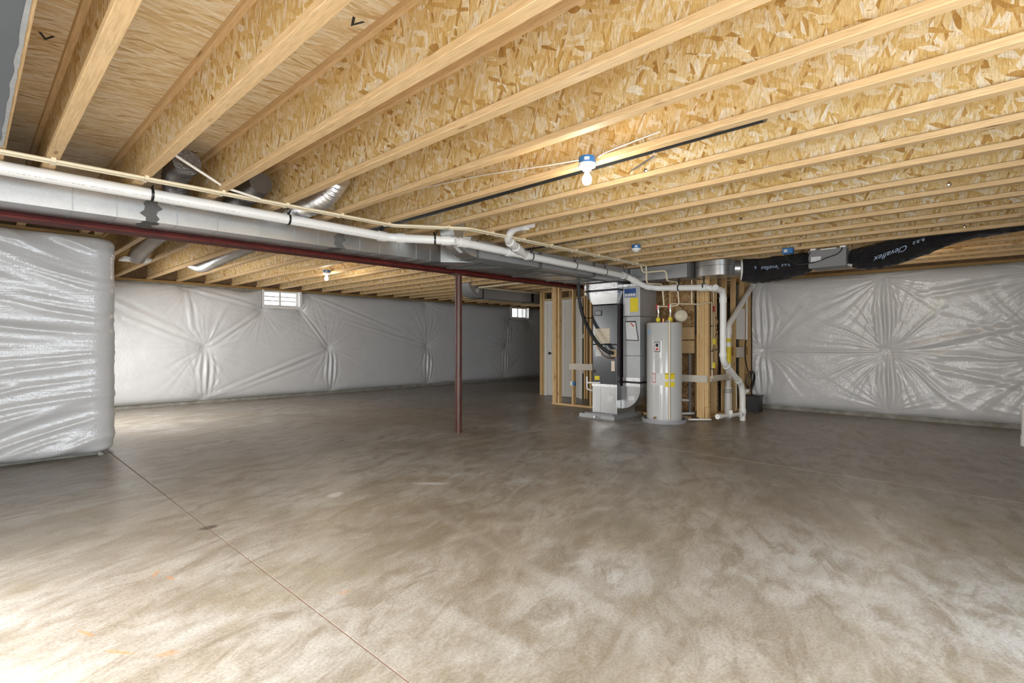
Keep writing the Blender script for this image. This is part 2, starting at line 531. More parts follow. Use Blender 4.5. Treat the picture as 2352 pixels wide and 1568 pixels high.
def thing(name, label, cat, loc=(0, 0, 0), group=None, kind=None):
    o = bpy.data.objects.new(name, None)
    o.empty_display_size = 0.1; o.location = loc
    COL.objects.link(o)
    return tag(o, label, cat, group, kind)
def box(name, mat, parent, *d, bev=0.0):
    return MB().box(*d, bev=bev).build(name, mat, parent, smooth=25 if bev else None)
def fillet(pts, r, seg=6):
    pts = [Vector(p) for p in pts]; out = [pts[0]]
    for i in range(1, len(pts) - 1):
        a, b, c = pts[i - 1], pts[i], pts[i + 1]
        d0 = (a - b); d1 = (c - b)
        k = min(r, d0.length * 0.49, d1.length * 0.49)
        p0 = b + d0.normalized() * k; p1 = b + d1.normalized() * k
        for j in range(seg + 1):
            t = j / seg
            out.append(p0 * (1 - t) ** 2 + b * 2 * t * (1 - t) + p1 * t * t)
    out.append(pts[-1])
    return out
def spline(pts, n=8):
    pts = [Vector(p) for p in pts]; out = []
    for i in range(len(pts) - 1):
        p0 = pts[max(i - 1, 0)]; p1 = pts[i]; p2 = pts[i + 1]; p3 = pts[min(i + 2, len(pts) - 1)]
        for j in range(n):
            t = j / n
            out.append(0.5 * ((2 * p1) + (p2 - p0) * t + (2 * p0 - 5 * p1 + 4 * p2 - p3) * t * t + (3 * p1 - p0 - 3 * p2 + p3) * t ** 3))
    out.append(pts[-1])
    return out
def text_mesh(body, size, fn, parent, mat, name='printed_text', shear=0.0):
    """flat lettering laid out by fn(u, v) -> world point"""
    cu = bpy.data.curves.new('t', 'FONT'); cu.body = body; cu.size = size; cu.shear = shear
    cu.align_x = 'CENTER'; cu.align_y = 'CENTER'; cu.resolution_u = 3
    to = bpy.data.objects.new('t', cu); COL.objects.link(to)
    bpy.context.view_layer.update()
    dg = bpy.context.evaluated_depsgraph_get()
    me = to.evaluated_get(dg).to_mesh()
    mb = MB(); mb.v = [fn(v.co.x, v.co.y) for v in me.vertices]; mb.f = [tuple(p.vertices) for p in me.polygons]
    bpy.data.objects.remove(to)
    return mb.build(name, mat, parent)

ORD = ['zeroth', 'first', 'second', 'third', 'fourth', 'fifth', 'sixth', 'seventh', 'eighth', 'ninth', 'tenth', 'eleventh', 'twelfth',
       'thirteenth', 'fourteenth', 'fifteenth', 'sixteenth', 'seventeenth', 'eighteenth', 'nineteenth', 'twentieth', 'twenty-first',
       'twenty-second', 'twenty-third', 'twenty-fourth', 'twenty-fifth', 'twenty-sixth', 'twenty-seventh', 'twenty-eighth', 'twenty-ninth', 'thirtieth']

ZB, ZD = 2.385, 2.741        # underside of joists / of the deck
XR = 10.18                   # right foundation wall face

# ------------------------------------------------------------ floor
fl = MB().box(X0 - .3, Y0 - .3, -0.12, X1 + .3, Y1 + .3, -0.004).build('floor', 'joint')
tag(fl, 'mottled bare concrete basement floor with saw-cut joints', 'floor', kind='structure')
xs = [X0 - .3, 1.105, 5.555, X1 + .3]; ys = [Y0 - .3, 5.49, Y1 + .3]
for i in range(3):
    for j in range(2):
        box('slab', 'floor', fl, xs[i] + (.0045 if i else 0), ys[j] + (.002 if j else 0), -0.004, xs[i + 1] - (.0045 if i < 2 else 0), ys[j + 1] - (.002 if j < 1 else 0), 0.0)

for d in ((5.5515, Y0, 5.5585, Y1), (1.11, 5.4885, 5.55, 5.4915)):
    box('joint_filler', 'joint_pale', fl, d[0], d[1], -.0039, d[2], d[3], -.0006)

# ------------------------------------------------------------ ceiling deck
ce = MB().box(X0 - .3, Y0 - .3, ZD + .012, X1 + .3, Y1 + .3, ZD + .12).build('ceiling', 'osb_deck')
tag(ce, 'oriented strand board subfloor deck seen between the joists', 'ceiling', kind='structure')
ny = 0; y = Y0 - .3
while y < Y1 + .3:
    x = X0 - .3 - (1.22 if ny % 2 else 0.0) - 0.6
    while x < X1 + .3:
        a, b = max(x, X0 - .3), min(x + 2.44, X1 + .3)
        if b > a:
            box('panel', 'osb_deck', ce, a + .001, y + .001, ZD, b - .001, min(y + 1.22, Y1 + .3) - .001, ZD + .0119)
        x += 2.44
    y += 1.22; ny += 1

# ------------------------------------------------------------ foundation walls
def wallbox(name, label, boxes, mat='concrete'):
    m = MB()
    for b in boxes: m.box(*b)
    return tag(m.build(name, mat), label, 'wall', kind='structure')
HW = ZB - .042
WIN = [(4.40, 5.20), (12.10, 12.92)]
WZ0, WZ1 = 1.98, HW
wallbox('wall_back', 'concrete foundation wall behind the long white insulation blanket',
        [(1.0, Y1, 0, WIN[0][0], Y1 + .25, HW), (WIN[0][1], Y1, 0, WIN[1][0], Y1 + .25, HW), (WIN[1][1], Y1, 0, X1 + .3, Y1 + .25, HW),
         (WIN[0][0], Y1, 0, WIN[0][1], Y1 + .25, WZ0), (WIN[1][0], Y1, 0, WIN[1][1], Y1 + .25, WZ0)])
wallbox('wall_left', 'concrete foundation wall that juts into the room at the left', [(X0 - .3, 7.20, 0, 1.0, 7.45, HW), (0.75, 7.45, 0, 1.0, 8.75, HW), (0.75, 10.45, 0, 1.0, Y1 + .25, HW), (.75, 8.75, 0, 1.0, 10.45, .8), (.75, 8.75, 2.1, 1.0, 10.45, HW)])
wallbox('wall_right', 'concrete foundation wall behind the white blanket at the right', [(XR, Y0, 0, XR + .25, 3.66, HW)])
wallbox('wall_far', 'concrete foundation wall closing the far end of the basement', [(X1, 3.6, 0, X1 + .25, Y1, HW)])
wallbox('wall_stair', 'concrete foundation wall beyond the stair framing', [(XR + .25, 3.6, 0, X1 + .25, 3.85, HW)])
wallbox('wall_rear', 'concrete foundation wall behind the camera with an added wide window',
        [(X0 - .3, Y0 - .25, 0, -.6, Y0, HW), (2.8, Y0 - .25, 0, XR + .25, Y0, HW), (-.6, Y0 - .25, 0, 2.8, Y0, .3), (-.6, Y0 - .25, 2.2, 2.8, Y0, HW)])
wallbox('wall_side', 'concrete foundation wall at the left of the camera with an added patio door',
        [(X0 - .3, Y0, 0, X0, 0.85, HW), (X0 - .3, 3.85, 0, X0, 7.2, HW), (X0 - .3, .85, 2.15, X0, 3.85, HW)])
def sill(n, d, label):
    s_ = tag(MB().box(*d).build('trim_%d' % n, 'lum_sill'), label, 'sill plate', kind='structure')
    return s_
sill(1, (1.0, Y1 - .055, HW, X1, Y1 + .2, ZB), 'brown wooden sill plate on top of the back wall')
sill(2, (XR - .05, Y0, HW, XR + .2, 3.45, ZB), 'brown wooden sill plate on top of the right wall')
sill(3, (X0, 7.15, HW, 1.04, 7.45, ZB), 'brown wooden sill plate on top of the left jutting wall')
sill(4, (X0, Y0 - .25, HW, XR, Y0, ZB), 'wooden sill plate on top of the wall behind the camera')
sill(5, (X0 - .3, Y0, HW, X0, 7.2, ZB), 'wooden sill plate on top of the patio door wall')
sill(6, (.75, 7.45, HW, 1.0, Y1, ZB), 'wooden sill plate on top of the return of the left wall')
sill(7, (X1, 3.6, HW, X1 + .25, Y1, ZB), 'wooden sill plate at the far end wall')
sill(8, (XR, 3.6, HW, X1, 3.85, ZB), 'wooden sill plate beyond the stair framing')
def rim(n, d, label):
    return tag(MB().box(*d).build('trim_%d' % n, 'batt'), label, 'rim board', kind='structure')
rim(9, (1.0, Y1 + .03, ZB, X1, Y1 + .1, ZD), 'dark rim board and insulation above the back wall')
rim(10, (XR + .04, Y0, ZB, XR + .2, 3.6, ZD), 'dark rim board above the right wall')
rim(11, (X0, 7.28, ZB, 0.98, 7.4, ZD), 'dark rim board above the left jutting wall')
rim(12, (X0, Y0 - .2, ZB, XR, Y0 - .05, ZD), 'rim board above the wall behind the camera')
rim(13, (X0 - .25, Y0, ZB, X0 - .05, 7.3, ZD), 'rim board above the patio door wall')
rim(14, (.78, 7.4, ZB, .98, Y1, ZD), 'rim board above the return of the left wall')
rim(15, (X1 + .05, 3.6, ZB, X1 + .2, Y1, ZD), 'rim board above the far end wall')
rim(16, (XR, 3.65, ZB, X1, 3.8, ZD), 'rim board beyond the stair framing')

# windows
def window(n, x0, x1, z0, z1, slats, label):
    w = thing('window_%d' % n, label, 'window', ((x0 + x1) / 2, Y1 + .05, z0), kind='structure')
    t = .035; yf = Y1 + .02
    m = MB()
    m.box(x0, yf, z0, x1, yf + .09, z0 + t).box(x0, yf, z1 - t, x1, yf + .09, z1).box(x0, yf, z0 + t, x0 + t, yf + .09, z1 - t).box(x1 - t, yf, z0 + t, x1, yf + .09, z1 - t)
    m.build('frame', 'white', w)
    xm = (x0 + x1) / 2
    box('mullion', 'white', w, xm - .02, yf + .01, z0 + t, xm + .02, yf + .08, z1 - t)
    for a, b in ((x0 + t, xm - .02), (xm + .02, x1 - t)):
        box('pane', 'glass', w, a, yf + .04, z0 + t, b, yf + .046, z1 - t)
        for k in range(slats):
            z = z0 + t + (z1 - z0 - 2 * t) * (k + 1) / (slats + 1)
            box('grille_bar', 'white', w, a, yf + .03, z - .012, b, yf + .039, z + .012)
    box('sill', 'white', w, x0, Y1 - .1, z0 - .015, x1, yf, z0)
    MB().box(x0 - .045, Y1 - .10, z0 - .05, x1 + .045, Y1 - .085, z0 - .016).box(x0 - .045, Y1 - .10, z0 - .016, x0 - .013, Y1 - .085, z1).box(x1 + .013, Y1 - .10, z0 - .016, x1 + .045, Y1 - .085, z1).build('casing', 'white', w)
    for a, b in ((x0 - .012, x0), (x1, x1 + .012)):
        box('jamb', 'white', w, a, Y1 - .1, z0 - .015, b, yf + .05, z1)
    return w
window(1, WIN[0][0] + .013, WIN[0][1] - .013, WZ0 + .016, WZ1 - .003, 2, 'small white two-pane basement window with horizontal grille bars near the middle')
window(2, WIN[1][0] + .013, WIN[1][1] - .013, WZ0 + .016, WZ1 - .003, 0, 'small white basement window in the darker far stretch of the back wall')
# unseen glazed openings, added to let light into the room
w3 = thing('window_3', 'unseen wide white framed window added behind the camera to light the room', 'window', (1.1, Y0 - .1, .3), kind='structure')
m = MB(); m.box(-.6, Y0 - .18, .3, 2.8, Y0 - .1, .37).box(-.6, Y0 - .18, 2.13, 2.8, Y0 - .1, 2.2)
for x in (-.6, .51, 1.62, 2.73): m.box(x, Y0 - .18, .37, x + .07, Y0 - .1, 2.13)
m.build('frame', 'white', w3)
for x in (-.53, .58, 1.69): box('pane', 'glass', w3, x, Y0 - .15, .37, x + 1.04, Y0 - .145, 2.13)
w4 = thing('window_4', 'white framed window added for light in the hidden side of the jutting wall', 'window', (.85, 9.6, .8), kind='structure')  # hidden window added to brighten the far side
m = MB(); m.box(.80, 8.75, .8, .88, 10.45, .86).box(.80, 8.75, 2.04, .88, 10.45, 2.1)
for y in (8.75, 9.57, 10.39): m.box(.80, y, .86, .88, y + .06, 2.04)
m.build('frame', 'white', w4)
for y in (8.81, 9.63): box('pane', 'glass', w4, .83, y, .86, .835, y + .76, 2.04)
d2 = thing('door_2', 'unseen white framed sliding patio door added for light left of the camera', 'door', (X0 - .1, 2.35, 0), kind='structure')
m = MB(); m.box(X0 - .2, .85, 0, X0 - .1, 3.85, .07).box(X0 - .2, .85, 2.08, X0 - .1, 3.85, 2.15)
for y in (.85, 2.31, 3.77): m.box(X0 - .2, y, .07, X0 - .1, y + .08, 2.08)
m.build('frame', 'white', d2)
for y in (.93, 2.39): box('pane', 'glass', d2, X0 - .16, y, .07, X0 - .155, y + 1.38, 2.08)

# ------------------------------------------------------------ I-joists
JW = .065
def joist_meshes(y0, y1):
    web = MB().box(JW / 2 - .005, y0, .030, JW / 2 + .005, y1, ZD - ZB - .030).mesh('web', 'osb_web')
    bot = MB().bbox(0, y0, 0, JW, y1, .038, .003).mesh('bottom_flange', 'lum_y', smooth=20)
    top = MB().box(0, y0, ZD - ZB - .038, JW, y1, ZD - ZB).mesh('top_flange', 'lum_y')
    return web, bot, top
JA = joist_meshes(Y0 - .04, Y1 + .02)        # full length
JB = joist_meshes(Y0 - .04, 7.27)            # over the left jutting wall
JC = joist_meshes(3.66, Y1 + .02)            # far part only
def joist(xl, meshes, label):
    r = thing('floor_joist', label, 'joist', (xl, 0, ZB), 'wooden floor joists overhead')
    for me in meshes:
        o = bpy.data.objects.new(me.name, me); COL.objects.link(o); o.parent = r
    return r
JX = [.416 + .4905 * k - JW for k in range(29)]
joist(-.32 - JW, JB, 'wooden floor joist at the far left, left of the grey metal pan')
joist(.169 - JW, JB, 'wooden floor joist half covered by the grey metal pan in the upper left corner')
for k, x in enumerate(JX):
    me = JB if x < .95 else (JA if x < XR - .1 else JC)
    lab = '%s wooden floor joist to the right of the grey metal pan' % ORD[k + 1] if k < 20 else \
        '%s of the far wooden floor joists beyond the end of the right wall' % ORD[k - 19]
    joist(x, me, lab)

# print on the deck
def deck_print(x, y, s=1.0):
    pts = [(-.03, -.035), (.0, .035), (.03, -.035), (.017, -.035), (0.0, .008), (-.017, -.035)]
    MB().quad(*[(x + a * s, y + b * s, ZD - .0006) for a, b in pts][::-1]).build('print_mark', 'ink', ce)
deck_print(.276, 3.46, 1.1); deck_print(1.274, 2.242, 1.1); deck_print(1.26, 4.715, .9)

# ------------------------------------------------------------ insulation blankets
def sstep(a, b, x):
    t = max(0.0, min(1.0, (x - a) / (b - a))); return t * t * (3 - 2 * t)
def star(th, seed):
    s_ = 0.0
    rr = random.Random(seed)
    for n, a in ((3, .15), (5, .2), (9, .4), (14, .6), (21, .8), (29, .8), (38, .7), (51, .5)):
        s_ += a * (1 - 2 * abs(math.sin(.5 * (n * th + rr.uniform(0, 6.28)))))
    return s_ / 1.6
def seg_dist(p, a, b):
    ax, ay = a; bx, by = b; dx, dy = bx - ax, by - ay
    t = max(0, min(1, ((p[0] - ax) * dx + (p[1] - ay) * dy) / (dx * dx + dy * dy)))
    qx, qy = ax + t * dx, ay + t * dy
    nx = ((p[0] - qx) * -dy + (p[1] - qy) * dx) / math.hypot(dx, dy)
    return nx, math.hypot(p[0] - qx, p[1] - qy), t
def puff(u, z, tufts, folds, seams, holes, umin, umax, ztop, zbot, seed=1, amp=.11):
    d = amp
    e = min(ztop - z, z - zbot)
    d *= 1 - .85 * math.exp(-max(e, 0) / .06)
    for (a, b, c) in holes:                      # u range and lower edge of a window
        du = max(a - u, u - b, 0); dz = max(c - z, 0)
        q = math.hypot(du, dz)
        d *= 1 - .8 * math.exp(-q / .12)
    w = 0.0
    for i, (tu, tz, R, A) in enumerate(tufts):
        dx, dz = u - tu, z - tz
        r = math.hypot(dx, dz)
        if r > 2.2 * R: continue
        th = math.atan2(dz, dx)
        Rt = R * (.55 + .75 * abs(noise.noise((math.cos(th) * 1.8 + i * 3.1, math.sin(th) * 1.8 + seed, .7))) * 2)
        f = (r / .10) / (1 + (r / .10) ** 1.25) * math.exp(-(r / Rt) ** 1.6)
        w += .40 * A * f * star(th + .10 * noise.noise((u * 1.6 + i, z * 1.6, seed * 1.3)), seed * 100 + i)
        d *= 1 - .62 * math.exp(-(r / .13))
    for (a, b, A, wd) in folds:
        A *= .7
        nx, dd, t = seg_dist((u, z), a, b)
        g = A * math.exp(-(dd / wd) ** 2) * (math.sin(PI * min(1, max(0, t)) * .92 + .12))
        w += g - A * .7 * math.exp(-((dd - 1.7 * wd) / wd) ** 2) * (.5 + .5 * math.sin(PI * t))
    for (su, z0, z1, A) in seams:
        if z0 < z < z1:
            t = (z - z0) / (z1 - z0); k = math.sin(PI * t)
            x = (u - su) / (.06 + .05 * k)
            w += A * k * math.exp(-x * x * .5) * math.cos(x * 5.5 + .6 * math.sin(6 * t))
    w -= .004 * math.exp(-((z - 1.10) / .014) ** 2)
    w += .006 * noise.noise((u * 1.3 + seed, z * 1.7, 3.1)) + .003 * noise.noise((u * 5 + seed, z * 5, 9.1))
    return max(.006, d + w)

def blanket_plane(name, label, umin, umax, step, ztop, zbot, to_world, holes=(), **kw):
    nu = int((umax - umin) / step); nv = int((ztop(0) - zbot) / step)
    mb = MB(); ids = {}
    for i in range(nu + 1):
        u = umin + (umax - umin) * i / nu
        zt = ztop(u)
        for j in range(nv + 1):
            z = zbot + (zt - zbot) * j / nv
            if any(a < u < b and z > c for a, b, c in holes): continue
            ids[(i, j)] = len(mb.v)
            mb.v.append(to_world(u, z, puff(u, z, holes=holes, umin=umin, umax=umax, ztop=zt, zbot=zbot, **kw)))
    for i in range(nu):
        for j in range(nv):
            q = [(i, j), (i + 1, j), (i + 1, j + 1), (i, j + 1)]
            if all(k in ids for k in q): mb.f.append(tuple(ids[k] for k in q))
    o = mb.build(name, 'vinyl', smooth=180)
    return tag(o, label, 'insulation')

TF = [(2.96, 2.28, .55, .020), (3.28, 1.09, 1.0, .022), (3.27, .09, .75, .016), (4.38, 1.90, .8, .017), (5.24, 1.89, .7, .015), (5.46, 2.28, .6, .018),
      (5.86, 1.08, .95, .020), (5.98, .10, .65, .014), (8.72, 2.27, .75, .020), (8.74, 1.10, 1.1, .022), (8.78, .10, .8, .016),
      (12.0, 1.86, .6, .016), (11.85, 1.10, .9, .020), (11.77, .10, .9, .020), (12.98, 1.9, .8, .02), (14.2, 1.1, .9, .02)]
FF = [((3.28, 1.09), (4.38, 1.9), .022, .035), ((2.0, 1.65), (3.28, 1.09), .020, .04), ((1.8, 1.95), (3.0, 1.35), .016, .05), ((2.96, 2.28), (4.38, 1.95), .018, .03),
      ((5.24, 1.89), (5.86, 1.08), .022, .025), ((5.46, 2.28), (7.9, 1.45), .018, .03), ((3.27, .09), (5.86, 1.08), .020, .04), ((3.5, .12), (5.6, .8), .014, .04),
      ((6.2, 1.75), (8.74, 1.10), .016, .03), ((8.74, 1.10), (10.0, 1.45), .016, .02), ((9.3, 1.0), (10.9, .5), .014, .02), ((2.96, 2.28), (3.05, 1.5), .012, .04)]
SF = [(3.30, .1, 1.09, .020), (5.93, .1, 1.08, .020), (8.76, .1, 1.1, .020), (11.8, .1, 1.1, .018), (11.93, 1.1, 1.86, .014)]
blanket_plane('insulation_blanket', 'long white vinyl insulation blanket with star creases and two window cutouts on the back wall', 1.02, X1 - .02, .019,
              lambda u: HW - .012 - .018 * abs(math.sin(u * 2.1)) - .05 * math.exp(-((u - 4.05) / .25) ** 2) - .06 * math.exp(-((u - 3.0) / .18) ** 2), .065,
              lambda u, z, d: (u, Y1 - d, z), holes=[(WIN[0][0] - .01, WIN[0][1] + .01, WZ0 - .02), (WIN[1][0] - .01, WIN[1][1] + .01, WZ0 - .02)],
              tufts=TF, folds=FF, seams=SF, seed=3)
TR = [(3.27, 2.26, .8, .020), (3.24, 1.06, .8, .022), (3.24, .15, .5, .016), (1.46, 2.25, 1.0, .030), (1.37, 1.07, 1.35, .034), (1.37, .13, .7, .022), (-.53, 1.04, 1.7, .036), (-.5, 2.2, 1.2, .03), (-.5, .13, .8, .02)]
FR = [((1.37, 1.07), (-.3, 1.5), .024, .05), ((-.2, 2.15), (1.0, 1.95), .02, .04), ((3.24, 1.06), (1.37, 1.07), .018, .025), ((0.9, .85), (-.4, .55), .02, .05)]
SR = [(1.42, 1.07, 2.25, .034), (1.37, .13, 1.07, .026), (3.26, .15, 1.06, .02), (3.25, 1.06, 2.26, .02)]
blanket_plane('insulation_blanket', 'shiny white vinyl insulation blanket with star creases on the right wall', Y0 + .02, 3.44, .013,
              lambda u: HW - .01 - .012 * abs(math.sin(u * 2.3 + 1)), .075, lambda u, z, d: (XR - d, u, z), tufts=TR, folds=FR, seams=SR, seed=5)
# blanket wrapped round the jutting wall
def stub_blanket():
    pts = []                                     # path of the backing line with outward normals
    x = X0 + .02
    while x < .96:
        pts.append((x, 7.20, 0, -1)); x += .022
    for k in range(1, 9):
        a = -PI / 2 + (PI / 2) * k / 8
        pts.append((.96 + .04 * math.cos(a), 7.24 + .04 * math.sin(a), math.cos(a), math.sin(a)))
    y = 7.27
    while y < 8.70:
        pts.append((1.0, y, 1, 0)); y += .04
    P = []
    for (x, y, nx, ny) in pts:
        row = []; s_ = x + (y - 7.2)
        for j in range(116):
            t = j / 115; z = .03 + (HW - .005 - .03) * t
            d = .150 * (1 - .7 * math.exp(-(z - .03) / .03)) * (1 - .35 * math.exp(-(HW - z) / .02))
            fade = 1 - sstep(.7, 1.1, s_)
            slope = (z - 1.15) * .30                       # folds fan out towards the left edge
            q = z + slope * (s_ - 1.2)
            w = .026 * (noise.noise((s_ * .55, q * 6.0, 1.7))) + .020 * noise.noise((s_ * .9 + 5, q * 13.0, 4.2)) + .009 * noise.noise((s_ * 1.6 + 1, q * 26.0, 2.2))
            rid = 1 - abs(noise.noise((s_ * .5 + 2, q * 7.5, 8.8))) * 2
            w += .020 * max(0, rid) ** 3
            w = w * (.35 + .65 * fade)
            row.append((x + nx * (d + w), y + ny * (d + w), z))
        P.append(row)
    o = MB().grid(P).build('insulation_blanket', 'vinyl', smooth=180)
    tag(o, 'wrinkled white vinyl insulation blanket wrapped round the jutting wall at the left edge', 'insulation')
stub_blanket()

# ------------------------------------------------------------ steel beam and column
YB = 5.38; ZBM = 2.140
bm = thing('steel_beam', 'dark red primed steel beam running below the joists', 'beam', (3.2, YB, ZBM))
def ibeam(x0, x1):
    box('bottom_flange', 'red', bm, x0, YB - .095, ZBM, x1, YB + .095, ZBM + .013)
    box('top_flange', 'red', bm, x0, YB - .095, 2.333, x1, YB + .095, 2.346)
    box('web', 'red', bm, x0, YB - .005, ZBM + .013, x1, YB + .005, 2.333)
ibeam(X0 - .1, 7.46)
box('nailer', 'lum_x', bm, X0, YB - .09, 2.346, 7.46, YB + .09, ZB)
cl = thing('steel_column', 'round dark red steel column standing under the beam', 'column', (4.60, YB, 0))
MB().cyl((4.60, YB, .0), (4.60, YB, ZBM - .012), .047, 28).build('shaft', 'column', cl, smooth=40)
box('cap_plate', 'column', cl, 4.52, YB - .08, ZBM - .012, 4.68, YB + .08, ZBM - .001)

# ------------------------------------------------------------ main supply trunk
sd = thing('supply_duct', 'long galvanised sheet metal supply trunk beside the steel beam', 'duct', (3, 5.1, 2.18))
DZ0, DZ1 = 2.182, 2.378
secs = [X0 + .1, -.2, 1.02, 2.63, 3.93]
for a, b in zip(secs, secs[1:]):
    box('duct_section', 'galv', sd, a, 4.93, DZ0, b, 5.27, DZ1)
def trans(name, x0, x1, ya, yb, y1):
    m = MB(); b = [(x0, ya), (x1, yb), (x1, y1), (x0, y1)]
    m.prism(b, lambda p, q, t: (p, q, t), DZ0, DZ1)
    return m.build(name, 'galv', sd)
trans('transition_section', 3.93, 4.32, 4.93, 4.60, 5.27)
for a, b in ((4.32, 5.55), (5.55, 6.78), (6.78, 7.62)):
    box('duct_section', 'galv', sd, a, 4.60, DZ0, b, 5.27, DZ1)
for x in [-.62, -.2 + .33, .54, .80, 1.20, 1.50, 1.86, 2.17, 2.40, 2.86, 3.10, 3.34, 3.58, 3.78]:
    m = MB().box(x - .004, 4.9265, DZ0 + .004, x + .004, 4.93, DZ1 - .004)
    m.box(x - .003, 4.93, DZ0 - .002, x + .003, 5.265, DZ0)
    m.build('stiffening_rib', 'galv_dull', sd)
for x in (1.02, 2.63, 3.93):                       # brushed mastic over the section joints
    m = MB(); n = 14
    ed = lambda s, k: x + s * (.05 + .018 * math.sin(k * 2.3 + x * 9 + s) + .012 * math.sin(k * 5.1 + s))
    yy = [5.262] + [5.262 - (5.262 - 4.929) * (k + 1) / 6 for k in range(6)]
    P = [[(ed(-1, k), y, DZ0 - .002), (ed(1, k), y, DZ0 - .002)] for k, y in enumerate(yy)]
    P += [[(ed(-1, 6 + k), 4.928, DZ0 + (DZ1 - DZ0) * k / 7), (ed(1, 6 + k), 4.928, DZ0 + (DZ1 - DZ0) * k / 7)] for k in range(8)]
    m.grid(P); m.build('mastic_band', 'mastic', sd)
for x in (4.32, 5.55, 6.78):
    m = MB().box(x - .022, 4.588, DZ0 - .008, x + .022, 5.275, DZ0).box(x - .022, 4.588, DZ0 - .008, x + .022, 4.60, DZ1)
    m.build('drive_cleat', 'mastic', sd)
m = MB().box(3.95, 4.572, DZ0 - .012, 7.6, 4.60, DZ0 - .001); m.build('dark_gap_strip', 'mastic', sd)  # dark strip put in for the dark gap between the two trunks
# trunk cross-bracing straps on the wide part
for x0, x1 in ((4.35, 4.75), (5.55, 5.95), (6.3, 6.75)):
    MB().tube([(x0, 5.26, DZ0 - .006), (x1, 4.61, DZ0 - .006)], .007, 6).build('bracing_strap', 'mastic', sd)

# return trunk with its curved start
rd = thing('return_duct', 'narrow galvanised return trunk in front of the supply trunk, starting with a curved elbow', 'duct', (5.5, 4.46, 2.18))
RY0, RY1 = 4.36, 4.565
for a, b in ((3.98, 5.1), (5.1, 6.3), (6.3, 7.75)):
    box('duct_section', 'galv_dull', rd, a, RY0, DZ0, b, RY1, DZ1)
arc = [(3.98 - .36 * math.sin(a * PI / 20), DZ0 + .36 - .36 * math.cos(a * PI / 20)) for a in range(11)]
inn = [(3.98, DZ1), (3.80, DZ1 + .08), (3.80, DZ1 + .19)]
MB().prism(arc + [(3.62, DZ1 + .19)] + inn[::-1], lambda p, q, t: (p, t, q), RY0 - .02, RY1).build('elbow', 'galv', rd, smooth=30)
for x in (3.99, 5.1, 6.3):
    MB().box(x - .03, RY0 - .012, DZ0 - .01, x + .03, RY1, DZ0 - .001).box(x - .03, RY0 - .012, DZ0 - .001, x + .03, RY0 - .001, DZ1).build('drive_cleat', 'mastic', rd)
def arcq(t): a = t * PI / 2; return (3.98 - .363 * math.sin(a), DZ0 + .36 - .363 * math.cos(a))
P = [[(arcq(t)[0], y, arcq(t)[1]) for y in (RY0 + .02, RY0 + .08)] for t in [.30 + .04 * k for k in range(8)]]
MB().grid(P).build('paper_label', 'print_white', rd)
MB().quad((3.77, RY0 - .0215, 2.36), (3.88, RY0 - .0215, 2.34), (3.90, RY0 - .0215, 2.42), (3.79, RY0 - .0215, 2.44)).build('paper_label', 'print_white', rd)

# panned joist bay, upper left
pn = thing('metal_pan', 'grey sheet metal pan closing a joist bay in the upper left corner', 'duct', (-.1, 2.5, ZB))
box('pan_sheet', 'duct_grey', pn, -.40, Y0 + .02, ZB - .006, .152, 4.31, ZB - .001)
m = MB()
P = []
for k in range(60):
    y = -1 + 5.3 * k / 59
    P.append([(.140 + .003 * math.sin(k * 1.7) + .002 * math.sin(k * 4.1), y, ZB - .0075), (.155 + .002 * math.sin(k * 2.9), y, ZB - .0075)])
m.grid(P).build('sealing_tape', 'tape', pn)

# ------------------------------------------------------------ PVC drain line
PR = .0445
dp = thing('drain_pipe', 'thick white plastic drain pipe hung along the ducts and dropping beside the stud wall', 'pipe', (3, 4.5, 2.3))
zl = lambda x: 2.334 - .010 * x
runA = [(X0 + .05, 4.63, zl(X0)), (3.02, 4.63, zl(3.02)), (3.56, 4.235, 2.292)]
runB = [(3.56, 4.235, 2.292), (6.93, 4.20, 2.222)]
drop = [(6.93, 4.20, 2.222), (7.17, 4.05, 2.085), (7.33, 3.90, 2.045), (7.35, 3.72, 2.04), (7.37, 3.10, 2.005), (7.60, 3.0, 1.965)]
down = [(7.37, 3.02, 2.0), (7.60, 3.0, 1.96), (7.60, 3.0, .94), (8.32, 3.0, .56), (8.37, 3.0, .40), (8.37, 3.0, .0)]
def pipe(path, r=PR, name='pipe', mat='pvc', parent=None, rad=.07, n=20):
    return MB().tube(fillet(path, rad, 7), r, n).build(name, mat, parent or dp, smooth=50)
pipe(runA, rad=.12); pipe(runB)
pipe(drop, rad=.12); pipe(down, rad=.10)
def coupling(p0, p1, r=PR + .008, parent=None, name='coupling', mat='pvc'):
    MB().cyl(p0, p1, r, 22).build(name, mat, parent or dp, smooth=50)
def along(a, b, t): return tuple(Vector(a) * (1 - t) + Vector(b) * t)
for a, b, t0, t1 in ((runA[0], runA[1], .972, .99), (runA[1], runA[2], .12, .24), (runA[1], runA[2], .80, .95), (runB[0], runB[1], .02, .05), (runB[0], runB[1], .235, .255), (runB[0], runB[1], .33, .345), (runB[0], runB[1], .965, .985),
                     (drop[0], drop[1], .35, .6), (drop[1], drop[2], .15, .5), (drop[3], drop[4], .08, .2), (drop[3], drop[4], .75, .93), (down[1], down[2], .09, .16), (down[1], down[2], .88, .93), (down[2], down[3], .17, .23), (down[2], down[3], .80, .86), (down[4], down[5], .55, .72)):
    coupling(along(a, b, t0), along(a, b, t1))
P = []
for k in range(2):
    x = X0 + .3 + (2.6 - X0) * k
    P.append([(x, 4.63 - (PR + .0006) * math.cos(R_(d)), zl(x) + (PR + .0006) * math.sin(R_(d))) for d in (-38, -31)])
MB().grid(P).build('printed_line', 'pipe_print', dp)
